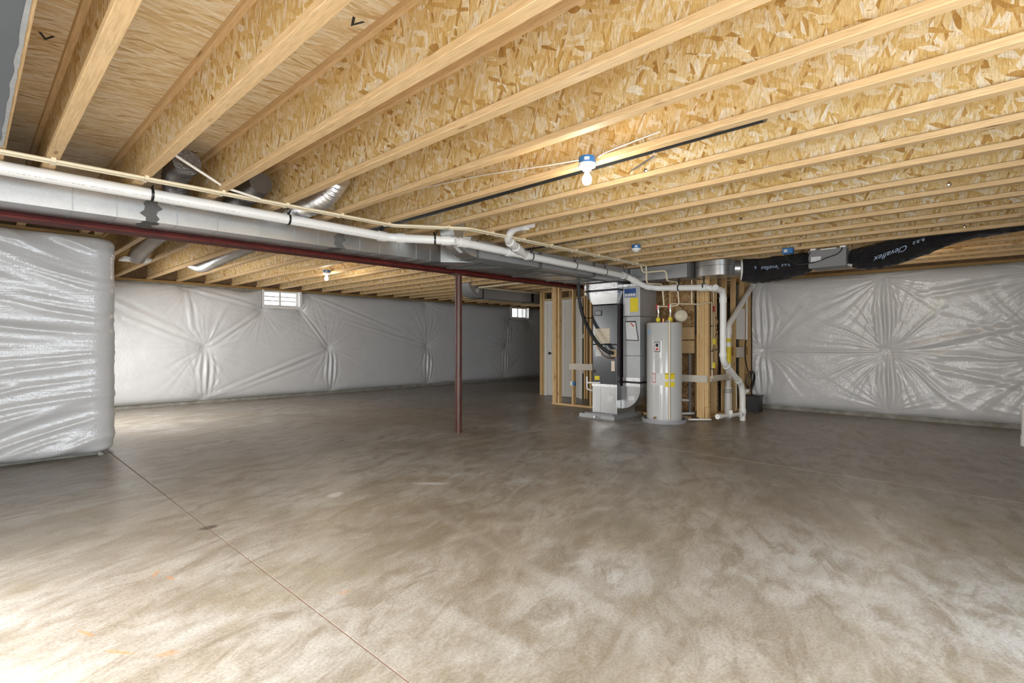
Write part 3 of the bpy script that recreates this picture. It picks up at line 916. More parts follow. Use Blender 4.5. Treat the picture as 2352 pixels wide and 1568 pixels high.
# wye branch
q = along(runB[0], runB[1], .33)
wp = [q, (4.10, 3.985, 2.352), (4.06, 3.86, 2.44), (4.07, 3.58, 2.455)]
MB().tube(fillet(wp, .07), PR - .003, 18).build('wye_branch', 'pvc', dp, smooth=50)
coupling(along(wp[0], wp[1], .30), along(wp[0], wp[1], .55)); coupling(along(wp[0], wp[1], .72), along(wp[0], wp[1], .86)); coupling(along(wp[2], wp[3], .55), along(wp[2], wp[3], .75))
# cleanout tee near the floor
MB().cyl((8.37, 3.0, .42), (8.50, 2.98, .45), .035, 16).build('cleanout', 'pvc', dp, smooth=50)
MB().cyl((8.49, 2.98, .448), (8.53, 2.975, .457), .026, 8).build('cleanout_plug', 'pvc', dp)
pipe([(8.36, 3.0, .10), (7.88, 3.02, .125), (7.52, 3.05, .14)], .028, 'branch_pipe')
coupling((8.0, 3.01, .12), (7.88, 3.02, .125), .036); coupling((8.33, 3.0, .10), (8.24, 3.0, .105), .036); coupling((7.62, 3.04, .135), (7.52, 3.05, .14), .038)
MB().cyl((7.93, 3.015, .12), (7.93, 3.015, .20), .03, 14).build('branch_tee', 'pvc', dp, smooth=50)
# black hanger straps
def strap(c, axis, top):
    a = Vector(axis).normalized(); c = Vector(c)
    ring = []
    u = Vector((0, 0, 1)); w = a.cross(u).normalized()
    m = MB(); P = []
    for k in range(25):
        t = 2 * PI * k / 24
        o = (u * math.cos(t) + w * math.sin(t)) * (PR + .004)
        P.append([c + o - a * .009, c + o + a * .009])
    m.grid(P)
    tp = c + u * (PR + .003)
    e = Vector((tp.x + .012, tp.y + .035, top))
    m.quad(tp - a * .009, tp + a * .009, e + a * .009, e - a * .009)
    e2 = Vector((tp.x, tp.y - .05, top))
    m.quad(tp - a * .007, tp + a * .007, e2 + a * .007, e2 - a * .007)
    m.build('hanger_strap', 'black', dp)
for x in (-.6, .96, 1.98, 2.93): strap((x, 4.63, zl(x)), (1, 0, 0), ZB)
for t in (.0,): strap((3.40, 4.355, 2.296), (.8, -.58, 0), ZB)
for t in (.36, .62, .83, .985): strap(along(runB[0], runB[1], t), (1, 0, 0), ZB)
for y in (3.56, 3.18): strap((7.355, y, 2.03), (0, 1, 0), ZB)

# ------------------------------------------------------------ second stack behind
vs = thing('vent_stack', 'white plastic stack with a long slanting upper leg in front of the stud wall', 'pipe', (8.86, 3.41, 0))
pipe([(8.86, 3.41, .0), (8.86, 3.41, 1.50), (10.08, 3.40, 2.33), (10.13, 3.38, 2.38)], .046, 'pipe', parent=vs)
coupling((8.86, 3.41, 1.34), (8.86, 3.41, 1.46), .056, vs); coupling((9.95, 3.40, 2.24), (10.06, 3.40, 2.315), .056, vs)
MB().cyl((8.86, 3.41, 0), (8.86, 3.41, .46), .062, 20).build('lower_pipe', 'pvc', vs, smooth=50)
for z in (.42, .37, .395): MB().cyl((8.86, 3.41, z), (8.86, 3.41, z + .008), .066, 20).build('cable_tie', 'black', vs)
MB().lathe([(.047, .0), (.0475, .28)], (8.86, 3.41, .86), 20).build('yellow_label', 'print_yellow', vs)
MB().lathe([(.047, .0), (.0475, .06)], (8.86, 3.41, 1.22), 20).build('yellow_label', 'print_yellow', vs)

# ------------------------------------------------------------ CPVC water lines
def water(name, label, path, clipxs, off):
    r = thing(name, label, 'pipe', (3.5, 4.2, 2.36))
    MB().tube(fillet(path, .05, 6), .0115, 10).build('pipe', 'cpvc', r, smooth=60)
    for (x, y) in clipxs:
        MB().box(x - .012, y - .018, 2.356, x + .012, y + .018, 2.3845).build('clip', 'cpvc', r)
    return r
ZC = 2.370
JC_ = [x + JW / 2 for x in JX]
def yline(x): return 4.385 if x < 2.9 else (3.95 if x > 3.5 else 4.385 + (3.95 - 4.385) * (x - 2.9) / .6)
wc = water('water_pipe', 'cream plastic cold water line clipped under the joists, nearer of the pair', [(X0 + .1, 4.355, ZC), (2.88, 4.355, ZC), (3.50, 3.925, ZC), (7.0, 3.925, ZC), (7.0, 3.905, ZC - .02),
           (7.0, 3.895, 2.095), (7.38, 3.845, 2.112), (7.4, 3.825, 1.78)], [(x, yline(x) - .03) for x in JC_[:14] if x < 6.9], 0)
wh_ = water('water_pipe', 'cream plastic hot water line clipped under the joists, farther of the pair', [(X0 + .1, 4.405, ZC), (2.92, 4.405, ZC), (3.52, 3.985, ZC), (6.96, 3.985, ZC), (6.98, 3.975, ZC - .02),
            (6.99, 3.956, 2.26), (7.0, 3.584, 2.257), (7.0, 3.571, 2.107), (7.38, 3.60, 2.122), (7.4, 3.578, 1.78), (7.4, 3.70, 1.762)], [(x, yline(x) + .03) for x in JC_[:14] if x < 6.9], 0)
hdr = thing('water_pipe', 'cream plastic pipe from the heater to the stud post and down the wall', 'pipe', (7.8, 3.45, 1.7))
MB().tube(fillet([(7.4, 3.722, 1.60), (7.4, 3.722, 1.80), (7.45, 3.66, 1.805), (7.75, 3.43, 1.80), (8.02, 3.34, 1.84), (8.03, 3.34, .645), (9.05, 3.35, .585), (9.07, 3.35, .12), (8.98, 3.33, .07)], .03), .0105, 10).build('pipe', 'cpvc', hdr, smooth=60)
MB().tube(fillet([(7.66, 3.50, 2.30), (7.66, 3.50, 1.805)], .02), .0105, 10).build('pipe', 'cpvc', hdr, smooth=60)
for z in (1.47, 1.08, .80): MB().box(8.012, 3.325, z - .006, 8.05, 3.365, z + .006).build('pipe_clip', 'black', hdr)
MB().lathe([(.0, -.02), (.02, -.018), (.02, .018), (0, .02)], (8.03, 3.315, 1.10), 10, (0, 1, 0)).build('valve_body', 'brass', hdr)
MB().box(8.04, 3.30, 1.085, 8.13, 3.32, 1.115).build('valve_handle', 'black', hdr)
for z, h in ((1.17, .0), (.80, .0)):
    pass
for (x, y, z) in ((8.07, 3.33, 1.23), (8.065, 3.33, .86)):
    MB().lathe([(0, -.05), (.028, -.045), (.03, 0), (.026, .045), (0, .05)], (x, y, z), 12).build('yellow_tag', 'yellow', hdr, smooth=60)
ris = thing('water_pipe', 'thin cream riser with a red fitting beside the corner post', 'pipe', (8.16, 3.36, 1.5))
MB().tube([(8.15, 3.37, 2.05), (8.15, 3.36, 1.75), (8.16, 3.36, 1.25)], .010, 8).build('pipe', 'cpvc', ris, smooth=60)
MB().cyl((8.15, 3.36, 1.70), (8.15, 3.36, 1.79), .02, 10).build('red_fitting', 'redp', ris)
MB().tube(spline([(8.17, 3.34, 1.62), (8.22, 3.33, 1.54), (8.17, 3.34, 1.45), (8.2, 3.33, 1.38), (8.16, 3.34, 1.30)]), .009, 6).build('copper_loop', 'copper', ris, smooth=60)

# ------------------------------------------------------------ water heater
HX, HY, HR = 7.42, 3.83, .262
wt = thing('water_heater', 'tall light grey cylindrical water heater standing in a shallow pan', 'water heater', (HX, HY, .02))
MB().lathe([(0, .03), (HR - .012, .03), (HR, .04), (HR, 1.50), (HR - .004, 1.512), (HR - .02, 1.52), (0, 1.522)], (HX, HY, 0), 56).build('tank_jacket', 'heater', wt, smooth=35)
A0 = 207.3
def patch(z0, z1, p0, p1, r):
    n = max(2, int(abs(p1 - p0) / 4))
    P = []
    for k in range(n + 1):
        a = R_(A0 + p0 + (p1 - p0) * k / n)
        P.append([(HX + r * math.cos(a), HY + r * math.sin(a), z0), (HX + r * math.cos(a), HY + r * math.sin(a), z1)])
    return P
def curved(name, mat, z0, z1, p0, p1, r=HR + .0015, parent=None):
    return MB().grid(patch(z0, z1, p0, p1, r)).build(name, mat, parent or wt, smooth=60)
def curved_box(name, mat, z0, z1, p0, p1, r=HR + .012):
    m = MB(); n = max(2, int(abs(p1 - p0) / 4)); poly = []
    for k in range(n + 1):
        a = R_(A0 + p0 + (p1 - p0) * k / n); poly.append((HX + r * math.cos(a), HY + r * math.sin(a)))
    for k in range(n, -1, -1):
        a = R_(A0 + p0 + (p1 - p0) * k / n); poly.append((HX + (HR - .005) * math.cos(a), HY + (HR - .005) * math.sin(a)))
    m.prism(poly, lambda a, b, t: (a, b, t), z0, z1)
    return m.build(name, mat, wt)
ap = curved_box('access_panel', 'heater', .98, 1.235, -36, -8, HR + .010)
curved('thermostat_frame', 'ink', 1.075, 1.225, -33, -12, HR + .0115, ap)
curved('thermostat_label', 'print_white', 1.085, 1.215, -31, -14, HR + .0125, ap)
curved('thermostat_dial', 'ink', 1.15, 1.20, -27, -18, HR + .0135, ap)
curved('thermostat_red', 'inkr', 1.10, 1.13, -27, -18, HR + .0135, ap)
curved_box('access_panel', 'heater', .20, .44, -36, -11, HR + .010)
wl = curved('warning_label', 'print_white', .575, .755, -46, -23)
curved('warning_frame', 'inkr', .61, .75, -43, -28, HR + .002, wl)
curved('warning_inner', 'print_white', .62, .74, -41.5, -29.5, HR + .0026, wl)
curved('rating_label', 'print_white', .575, .755, -23, 2)
el = curved('energy_label', 'print_yellow', .668, .762, 2, 34)
curved('energy_label', 'print_white', .628, .668, 2, 34)
curved('energy_label', 'print_yellow', .552, .628, 2, 34)
def cyl_text(body, size, z, phi, r=HR + .003):
    def fn(u, v):
        a = R_(A0 + phi) + u / r
        return (HX + r * math.cos(a), HY + r * math.sin(a), z + v)
    return text_mesh(body, size, fn, el, 'ink')
cyl_text('ENERGYGUIDE', .024, .744, 18)
MB().grid(patch(1.33, 1.415, -70, -47, HR + .0015)).build('round_logo', 'inkw', wt, smooth=60)
a = R_(A0 - 28)
MB().cyl((HX + HR * math.cos(a), HY + HR * math.sin(a), .09), (HX + (HR + .045) * math.cos(a), HY + (HR + .045) * math.sin(a), .085), .016, 10).build('drain_valve', 'brass', wt, smooth=60)
a = R_(A0 + 15); rr = HR + .02
MB().tube(fillet([(HX + .1 * math.cos(a), HY + .1 * math.sin(a), 1.53), (HX + rr * math.cos(a), HY + rr * math.sin(a), 1.545), (HX + rr * math.cos(a), HY + rr * math.sin(a), .07)], .02), .0125, 10).build('relief_pipe', 'cpvc', wt, smooth=60)
for (x, y) in ((7.40, 3.922), (7.40, 3.722)):
    MB().cyl((x, y, 1.52), (x, y, 1.64), .013, 10).build('nipple', 'cpvc', wt, smooth=60)
    MB().lathe([(0, -.04), (.03, -.03), (.034, 0), (.03, .03), (0, .04)], (x, y, 1.565), 10).build('yellow_tag', 'yellow', wt, smooth=60)
    MB().tube(spline([(x, y, 1.64), (x + .004, y - .004, 1.68), (x, y, 1.72)]), .016, 10).build('braided_connector', 'chrome', wt, smooth=60)
    MB().box(x - .02, y + .005, 1.73, x + .02, y + .03, 1.80).build('valve_handle', 'redp', wt)
    MB().cyl((x, y, 1.72), (x, y, 1.79), .015, 10).build('valve_body', 'pvc', wt, smooth=60)
MB().tube([(7.4, 3.922, 1.77), (7.4, 3.722, 1.765)], .0105, 8).build('crossover', 'cpvc', wt, smooth=60)
MB().cyl((7.33, 3.80, 1.52), (7.33, 3.80, 1.575), .016, 10).build('relief_valve', 'copper', wt, smooth=60)
pan = thing('drain_pan', 'shallow round grey pan under the water heater', 'pan', (HX, HY, 0))
MB().lathe([(0, .004), (.32, .004), (.325, .055), (.335, .06), (.338, .05), (.33, .0), (0, .0)], (HX, HY, 0), 56).build('pan_body', 'grey_plastic', pan, smooth=35)
pdp = [(HX + .22, HY - .28, .035), (HX + .50, HY - .52, .03)]
MB().tube(pdp, .014, 10).build('pan_drain', 'pvc', pan, smooth=60)
ex = thing('expansion_tank', 'cream round expansion tank behind the top of the water heater', 'tank', (7.62, 3.66, 1.62))
MB().lathe([(0, -.14), (.05, -.135), (.085, -.115), (.10, -.08), (.10, -.012), (.104, 0), (.10, .012), (.10, .08), (.085, .115), (.05, .135), (0, .14)], (7.66, 3.68, 1.625), 28, (.75, .45, 0)).build('tank_body', 'tank', ex, smooth=35)
MB().cyl((7.66, 3.68, 1.53), (7.66, 3.68, 1.50), .02, 8).build('connection', 'brass', ex)

# ------------------------------------------------------------ air handler
ah = thing('air_handler', 'tall dark air handler cabinet on a galvanised base, behind the hanging black hose', 'furnace', (7.35, 4.70, .05))
FX, FX2, FY0, FY1 = 7.10, 7.66, 4.475, 4.93
box('lower_plenum', 'galv', ah, FX, FY0, .075, FX2, FY1 + .01, .52, bev=.004)
box('plenum_seam', 'galv_dull', ah, FX - .003, 4.775, .08, FX, 4.781, .515)
box('plenum_flange', 'foil', ah, FX - .008, FY0 - .006, .505, FX2, FY1 + .014, .545)
box('lower_door', 'cabinet', ah, FX, FY0, .545, FX2, FY1, 1.178, bev=.006)
box('upper_door', 'cabinet', ah, FX, FY0, 1.186, FX2, FY1, 1.815, bev=.006)
box('corner_trim', 'cabinet_edge', ah, FX + .003, FY0 - .010, .30, FX2, FY0 - .001, 1.83)
box('corner_trim', 'cabinet_edge', ah, FX + .003, FY1 + .001, .545, FX2, FY1 + .012, 1.83)
def label(parent, X, y0, y1, z0, z1, mat, name='paper_label', off=.0015):
    return MB().box(X - off, y0, z0, X, y1, z1).build(name, mat, parent)
label(ah, FX, 4.605, 4.885, 1.20, 1.44, 'print_cream')
label(ah, FX, 4.767, 4.876, .99, 1.150, 'print_white')
label(ah, FX, 4.513, 4.577, .76, .92, 'print_orange')
label(ah, FX, 4.800, 4.893, .606, .67, 'print_yellow')
sw = label(ah, FX, 4.750, 4.893, 1.648, 1.733, 'black', 'sight_window', .006)
label(sw, FX - .006, 4.775, 4.878, 1.662, 1.72, 'grey_plastic', 'sight_pane', .001)
label(ah, FX, 4.610, 4.792, 1.524, 1.566, 'cabinet', 'embossed_badge', .003)
label(ah, FX, 4.553, 4.651, .271, .361, 'print_white')
MB().lathe([(0, .008), (.028, .007), (.03, 0)], (FX - .0, 4.905, .745), 14, (-1, 0, 0)).build('switch', 'black', ah)
label(ah, FX, 4.475, 4.575, .985, 1.105, 'tan', 'hose_gasket', .012)
# transition and collar up to the trunk
m = MB(); b = [(FX, FY0), (FX2, FY0), (FX2, FY1), (FX, FY1)]; t_ = [(FX - .03, 4.442), (FX2 + .05, 4.442), (FX2 + .05, 5.06), (FX - .03, 5.06)]
m.v = [(x, y, 1.832) for x, y in b] + [(x, y, 2.0) for x, y in t_]
m.f = [(3, 2, 1, 0), (4, 5, 6, 7)] + [(i, (i + 1) % 4, 4 + (i + 1) % 4, 4 + i) for i in range(4)]
m.build('transition_hood', 'galv', ah)
box('hood_lip', 'foil', ah, FX - .035, 4.44, 2.0, FX2 + .055, 5.065, 2.035)
box('gap_band', 'black', ah, FX - .02, 4.445, 2.035, FX2 + .04, 5.05, 2.068)
box('supply_collar', 'foil', ah, FX - .035, 4.44, 2.068, FX2 + .03, 5.065, 2.165)
for k in range(3): box('collar_rib', 'foil', ah, FX - .045, 4.44, 2.083 + k * .026, FX - .035, 5.07, 2.095 + k * .026)
# return drop
rt = thing('return_drop', 'tall galvanised return air drop with labels between air handler and water heater', 'duct', (7.5, 4.29, .2))
GX, GX2, GY0, GY1 = 7.22, 7.74, 4.135, 4.435
for z0, z1 in ((.655, 1.005), (1.008, 1.62), (1.626, 2.10)):
    box('duct_section', 'galv_dull', rt, GX, GY0, z0, GX2, GY1, z1, bev=.003)
box('foil_band', 'foil', rt, GX - .006, GY0 - .006, .605, GX2 + .006, GY1 + .002, .66)
box('flex_connector', 'black', rt, GX + .004, GY0 + .004, .572, GX2 - .004, GY1 - .002, .606)
box('foil_band', 'foil', rt, GX - .006, GY0 - .006, .52, GX2 + .006, GY1 + .002, .573)
poly = [(GY1 + .035 - (GY1 + .035 - GY0) * math.cos(a * PI / 24), .50 - .335 * math.sin(a * PI / 24)) for a in range(13)] + [(GY1 + .035, .50)]
MB().prism([(GY0, .52)] + poly + [(GY1 + .035, .52)], lambda p, q, t: (t, p, q), GX + .005, GX2).build('return_elbow', 'galv', rt, smooth=30)
box('elbow_seam', 'galv_dull', rt, GX + .001, 4.20, .296, GX + .005, GY1 + .03, .302)
label(rt, GX + .005, 4.233, 4.333, .286, .372, 'print_white')
MB().box(GX, GY0 - .003, 2.10, GX2, GY1, 2.135).build('top_foil', 'foil', rt)
bl = label(rt, GX, 4.205, 4.410, 1.93, 2.062, 'inkb', 'brand_label', .0015)
for k in range(4):
    y1_ = 4.402 - k * .049
    label(bl, GX - .0016, y1_ - .042, y1_, 1.94, 1.985, 'print_white', 'brand_icon', .0008)
label(rt, GX, 4.312, 4.405, 1.645, 1.925, 'print_white')
label(rt, GX, 4.165, 4.308, 1.695, 1.912, 'print_yellow')
dpo = MB().quad((GX - .002, 4.398, 1.552), (GX - .002, 4.385, 1.248), (GX - .002, 4.152, 1.238), (GX - .002, 4.205, 1.552)).build('document_pouch', 'ink', rt)
MB().quad((GX - .004, 4.388, 1.535), (GX - .004, 4.376, 1.262), (GX - .004, 4.168, 1.252), (GX - .004, 4.214, 1.530)).build('document', 'print_white', dpo)
MB().quad((GX - .005, 4.30, 1.515), (GX - .005, 4.245, 1.455), (GX - .005, 4.235, 1.472), (GX - .005, 4.285, 1.525)).build('red_stamp', 'inkr', dpo)
# floor tray
tr = thing('drain_pan', 'square galvanised tray under the air handler', 'pan', (7.35, 4.75, 0))
MB().box(6.97, 4.44, .012, 7.80, 5.10, .018).build('tray_base', 'galv', tr)
m = MB(); m.box(6.965, 4.435, .0, 6.975, 5.105, .06).box(7.79, 4.435, 0, 7.80, 5.105, .06).box(6.975, 4.435, 0, 7.79, 4.445, .06).box(6.975, 5.095, 0, 7.79, 5.105, .06)
m.build('tray_rim', 'galv_dull', tr)
MB().box(7.02, 4.50, .018, 7.70, 5.04, .075).build('riser_pad', 'grey_plastic', tr)
MB().tube([(6.97, 4.80, .035), (6.89, 4.76, .033)], .017, 10).build('tray_drain', 'pvc', tr, smooth=60)
# condensate line
cn = thing('condensate_pipe', 'short white condensate pipe with a standing tee on the air handler', 'pipe', (7.05, 4.95, .55))
MB().tube(fillet([(7.09, 4.78, .565), (7.06, 4.80, .562), (7.06, 5.02, .556), (7.07, 5.03, .45), (7.14, 4.97, .42)], .04), .014, 10).build('pipe', 'pvc', cn, smooth=60)
MB().cyl((7.06, 5.02, .53), (7.06, 5.02, .655), .015, 10).build('standing_tee', 'pvc', cn, smooth=60)
# black insulated line set
ls = thing('refrigerant_hose', 'thick black insulated hose sagging from the ducts to the air handler', 'hose', (7.0, 5.0, 1.6))
MB().tube(spline([(6.93, 5.10, 2.178), (6.95, 5.10, 2.0), (6.97, 5.09, 1.83), (6.98, 5.03, 1.62), (6.97, 4.92, 1.43), (6.96, 4.76, 1.22), (7.0, 4.60, 1.08), (7.095, 4.535, 1.045)], 10), .029, 14).build('foam_sleeve', 'rubber', ls, smooth=60)
MB().tube(spline([(6.97, 5.12, 1.9), (6.98, 5.10, 1.74), (7.03, 5.02, 1.62), (7.09, 4.935, 1.62)], 8), .008, 6).build('control_wire', 'black', ls, smooth=60)
MB().tube(spline([(6.98, 4.80, 1.22), (7.02, 4.68, 1.02), (7.07, 4.56, .96), (7.09, 4.53, .99)], 8), .008, 6).build('copper_liquid_line', 'copper', ls, smooth=60)

# ------------------------------------------------------------ branch duct, flex ducts and damper box on the right
bd = thing('branch_duct', 'galvanised branch duct with a rounded elbow leading to the black flexible duct', 'duct', (7.45, 3.5, 2.2))
box('duct_section', 'galv_dull', bd, 7.25, 3.36, 2.17, 7.66, 4.33, 2.374, bev=.003)
box('drive_cleat', 'mastic', bd, 7.24, 3.33, 2.162, 7.67, 3.38, 2.378)
prof = []
for k in range(33):
    a = 2 * PI * k / 32
    cx, cy = math.cos(a), math.sin(a)
    prof.append((7.50 + .26 * math.copysign(abs(cx) ** .7, cx), 3.06 + .27 * math.copysign(abs(cy) ** .7, cy)))
MB().prism(prof[:-1], lambda p, q, t: (p, q, t), 2.165, 2.376).build('round_elbow', 'galv', bd, smooth=30)
P = [[(7.50 + (p - 7.50) * 1.01, 3.06 + (q - 3.06) * 1.01, z) for z in (2.30, 2.306)] for p, q in prof]
MB().grid(P).build('elbow_seam', 'chrome', bd)
MB().cyl((7.52, 2.82, 2.27), (7.58, 2.72, 2.262), .112, 24).build('collar', 'galv', bd, smooth=50)
def ribbed(path, r, n=16, rib=.04, amp=.09, per=.045, seed=0):
    """corrugated flexible duct: radius ripples along the path"""
    pts = spline(path, 10)
    out = []; L = [0]
    for a, b in zip(pts, pts[1:]): L.append(L[-1] + (b - a).length)
    N = max(8, int(L[-1] / (per / 2)))
    rs = []
    k = 0
    for i in range(N + 1):
        s_ = L[-1] * i / N
        while k < len(L) - 2 and L[k + 1] < s_: k += 1
        t = (s_ - L[k]) / max(1e-6, L[k + 1] - L[k])
        out.append(pts[k] * (1 - t) + pts[k + 1] * t)
        rs.append(r * (1 + (amp if i % 2 else -amp) + .04 * noise.noise((s_ * 6 + seed, 1.3, seed))))
    return MB().tube(out, rs, n)
def sleeve(path, r, name, parent, mat='flex_black', seed=0, n=44):
    pts = spline(path, 26); rs = []
    m = MB().tube(pts, r if not isinstance(r, list) else 1, n)
    if isinstance(r, list):
        K = len(pts); base = len(m.v) - K * n
        for i in range(K):
            f = i / (K - 1) * (len(r) - 1); a = int(min(f, len(r) - 2)); rad = r[a] + (r[a + 1] - r[a]) * (f - a)
            for k in range(n):
                v = Vector(m.v[base + i * n + k]); d = v - pts[i]
                m.v[base + i * n + k] = tuple(pts[i] + d * rad * (1 + .085 * noise.noise((v.x * 9 + seed, v.y * 12, v.z * 9)) + .05 * abs(noise.noise((v.x * 24, v.y * 40, v.z * 24)))))
    return m.build(name, mat, parent, smooth=60)
f1 = thing('flexible_duct', 'fat black flexible duct between the branch duct and the grey box', 'duct', (7.6, 2.3, 2.25))
sleeve([(7.57, 2.72, 2.235), (7.66, 2.52, 2.218), (7.62, 2.25, 2.222), (7.53, 2.0, 2.235), (7.49, 1.83, 2.255)], [.150, .168, .168, .162, .154, .140, .10], 'sleeve', f1, seed=2)
MB().tube([Vector((7.565, 2.725, 2.235)) + Vector((.12 * math.cos(a), .05 * math.cos(a), .135 * math.sin(a))) for a in [2 * PI * k / 24 for k in range(24)]], .014, 8, closed=True).build('insulation_edge', 'white', f1, smooth=60)
bx = thing('damper_box', 'grey metal box hung from the joists between two black flexible ducts', 'damper box', (7.48, 1.62, 2.14))
box('housing', 'grey_box', bx, 7.30, 1.405, 2.145, 7.64, 1.815, 2.372, bev=.006)
label(bx, 7.30, 1.675, 1.785, 2.225, 2.285, 'print_white')
MB().box(7.297, 1.51, 2.362, 7.303, 1.68, 2.374).build('top_strip', 'white', bx)
for y in (1.44, 1.76): MB().box(7.285, y - .03, 2.366, 7.33, y + .03, 2.384).build('hanger_bracket', 'white', bx)
MB().quad((7.298, 1.40, 2.145), (7.298, 1.35, 2.12), (7.34, 1.35, 2.16), (7.34, 1.40, 2.17)).build('sealing_tape', 'white', bx)
MB().tube(spline([(7.295, 1.79, 2.345), (7.288, 1.815, 2.29), (7.287, 1.80, 2.215), (7.287, 1.70, 2.225), (7.287, 1.60, 2.26), (7.287, 1.50, 2.29), (7.287, 1.45, 2.34), (7.295, 1.45, 2.375)], 8), .006, 6).build('power_cord', 'black', bx, smooth=60)
f2 = thing('flexible_duct', 'black flexible duct rising from the grey box into a joist bay at the right', 'duct', (7.45, .8, 2.3))
F2P = [(7.49, 1.40, 2.255), (7.48, 1.25, 2.235), (7.475, 1.0, 2.262), (7.485, .72, 2.355), (7.50, .42, 2.455), (7.52, .05, 2.50), (7.52, -.6, 2.51), (7.52, -1.6, 2.51)]
sleeve(F2P, [.095, .138, .148, .148, .142, .135, .128, .12], 'sleeve', f2, seed=5)
# lettering on the black sleeves
def sleeve_text(body, size, x, yc, zc, parent, mat, flip=1, shear=0.0, R=.139, ang=0, tilt=0.0):
    def fn(u, v):
        a = PI + ang - flip * v / R
        y = yc - flip * u
        return (x + R * math.cos(a), y, zc + R * math.sin(a) * 1.0 + tilt * (y - yc))
    return text_mesh(body, size, fn, parent, mat, shear=shear)
sleeve_text('6', .07, 7.66, 2.51, 2.218, f1, 'inkw', flip=-1, ang=-.15, R=.180)
sleeve_text('R-6.0', .05, 7.56, 2.10, 2.23, f1, 'inkw', flip=-1, ang=.0, R=.172)
sleeve_text('Clevaflex', .075, 7.62, 2.28, 2.222, f1, 'inkw', flip=-1, shear=.35, ang=.0, R=.180)
sleeve_text('Clevaflex', .085, 7.478, .97, 2.285, f2, 'inkw', flip=-1, shear=.35, ang=.25, R=.165, tilt=-.33)
sleeve_text('R-8.0', .05, 7.485, .72, 2.365, f2, 'inkw', flip=-1, ang=.10, R=.163, tilt=-.33)

# flex take-offs on the supply trunk (camera side)
def takeoff(label, pts, r, mat, seed, cat='duct'):
    t = thing('flexible_duct', label, cat, pts[0])
    ribbed(pts, r, seed=seed).build('sleeve', mat, t, smooth=40)
    MB().cyl(pts[0], Vector(pts[0]) + (Vector(pts[1]) - Vector(pts[0])).normalized() * .06, r * 1.06, 20).build('collar', 'galv_dull', t, smooth=50)
    return t
takeoff('crinkled dark foil flexible duct rising behind the cream pipes, leftmost of three', [(1.20, 4.97, 2.405), (1.18, 4.88, 2.45), (1.13, 4.70, 2.52), (1.12, 4.45, 2.535), (1.12, 4.35, 2.54)], .085, 'foil_dark', 1)
takeoff('crinkled dark foil flexible duct between the second and third joists above the trunk', [(1.62, 5.0, 2.405), (1.64, 4.85, 2.45), (1.66, 4.6, 2.49), (1.66, 4.4, 2.52)], .085, 'foil_dark', 2)
takeoff('shiny silver foil flexible duct curving up from the supply trunk', [(2.06, 4.98, 2.405), (2.10, 4.84, 2.43), (2.15, 4.55, 2.46), (2.16, 4.25, 2.50), (2.16, 4.05, 2.60)], .085, 'foil', 3)
# far side flex ducts
r_ = takeoff('silver foil flexible duct bending down to a white register boot at the left', [(1.56, 5.2, 2.405), (1.56, 5.35, 2.50), (1.58, 6.3, 2.52), (1.60, 7.4, 2.52), (1.62, 8.0, 2.50), (1.63, 8.45, 2.46), (1.64, 8.75, 2.40)], .10, 'foil', 4)
box('register_boot', 'white', r_, 1.48, 8.66, 2.355, 1.80, 9.0, 2.384)
takeoff('long silver duct with a bulging foil elbow beyond the beam at the left', [(2.62, 5.2, 2.405), (2.62, 5.36, 2.50), (2.62, 6.2, 2.55), (2.60, 7.2, 2.50), (2.60, 8.3, 2.46), (2.60, 8.8, 2.43), (2.60, 9.3, 2.42), (2.58, 9.7, 2.50)], .085, 'foil', 6)
# round ducts inside joist bays
rp = thing('round_duct', 'dark round steel duct tucked beside the joist behind the lit bulb', 'duct', (2.96, 2.5, 2.46))
MB().tube([(2.955, 4.95, 2.463), (2.955, .95, 2.487)], .078, 24).build('pipe', 'dark_pipe', rp, smooth=50)
MB().tube([(3.0, 1.62, 2.40), (3.2, 1.9, 2.42), (3.27, 1.95, 2.44)], .006, 6).build('support_wire', 'chrome', rp)
r2 = thing('round_duct', 'thin dark duct line beside a joist above the white wye fitting', 'duct', (4.9, 3.5, 2.45))
MB().tube([(4.93, 4.6, 2.461), (4.93, 2.7, 2.492)], .074, 20).build('pipe', 'black', r2, smooth=50)
# far trunk beyond the partition
fd = thing('far_duct', 'dark galvanised duct with an elbow far behind the column', 'duct', (8.2, 8.2, 2.15))
box('duct_section', 'galv_dull', fd, 7.55, 8.10, 2.155, 9.9, 8.42, 2.38)
for x in (7.58, 9.2): MB().box(x - .04, 8.09, 2.147, x + .04, 8.43, 2.384).build('drive_cleat', 'black', fd)
arc = [(7.55 - .42 * math.sin(a * PI / 20), 2.155 + .42 - .42 * math.cos(a * PI / 20)) for a in range(11)]
MB().prism(arc + [(7.30, 2.60), (7.40, 2.38), (7.55, 2.38)], lambda p, q, t: (p, t, q), 8.05, 8.42).build('elbow', 'galv_dull', fd, smooth=30)
MB().quad((7.34, 8.048, 2.27), (7.42, 8.048, 2.24), (7.45, 8.048, 2.33), (7.37, 8.048, 2.35)).build('paper_label', 'print_white', fd)
fp = thing('water_pipe', 'white pipe running under the far joists to the far duct', 'pipe', (7.4, 7.5, 2.35))
MB().tube(fillet([(7.39, 5.6, 2.36), (7.40, 8.02, 2.36), (9.9, 8.03, 2.37)], .04), .02, 10).build('pipe', 'cpvc', fp, smooth=60)

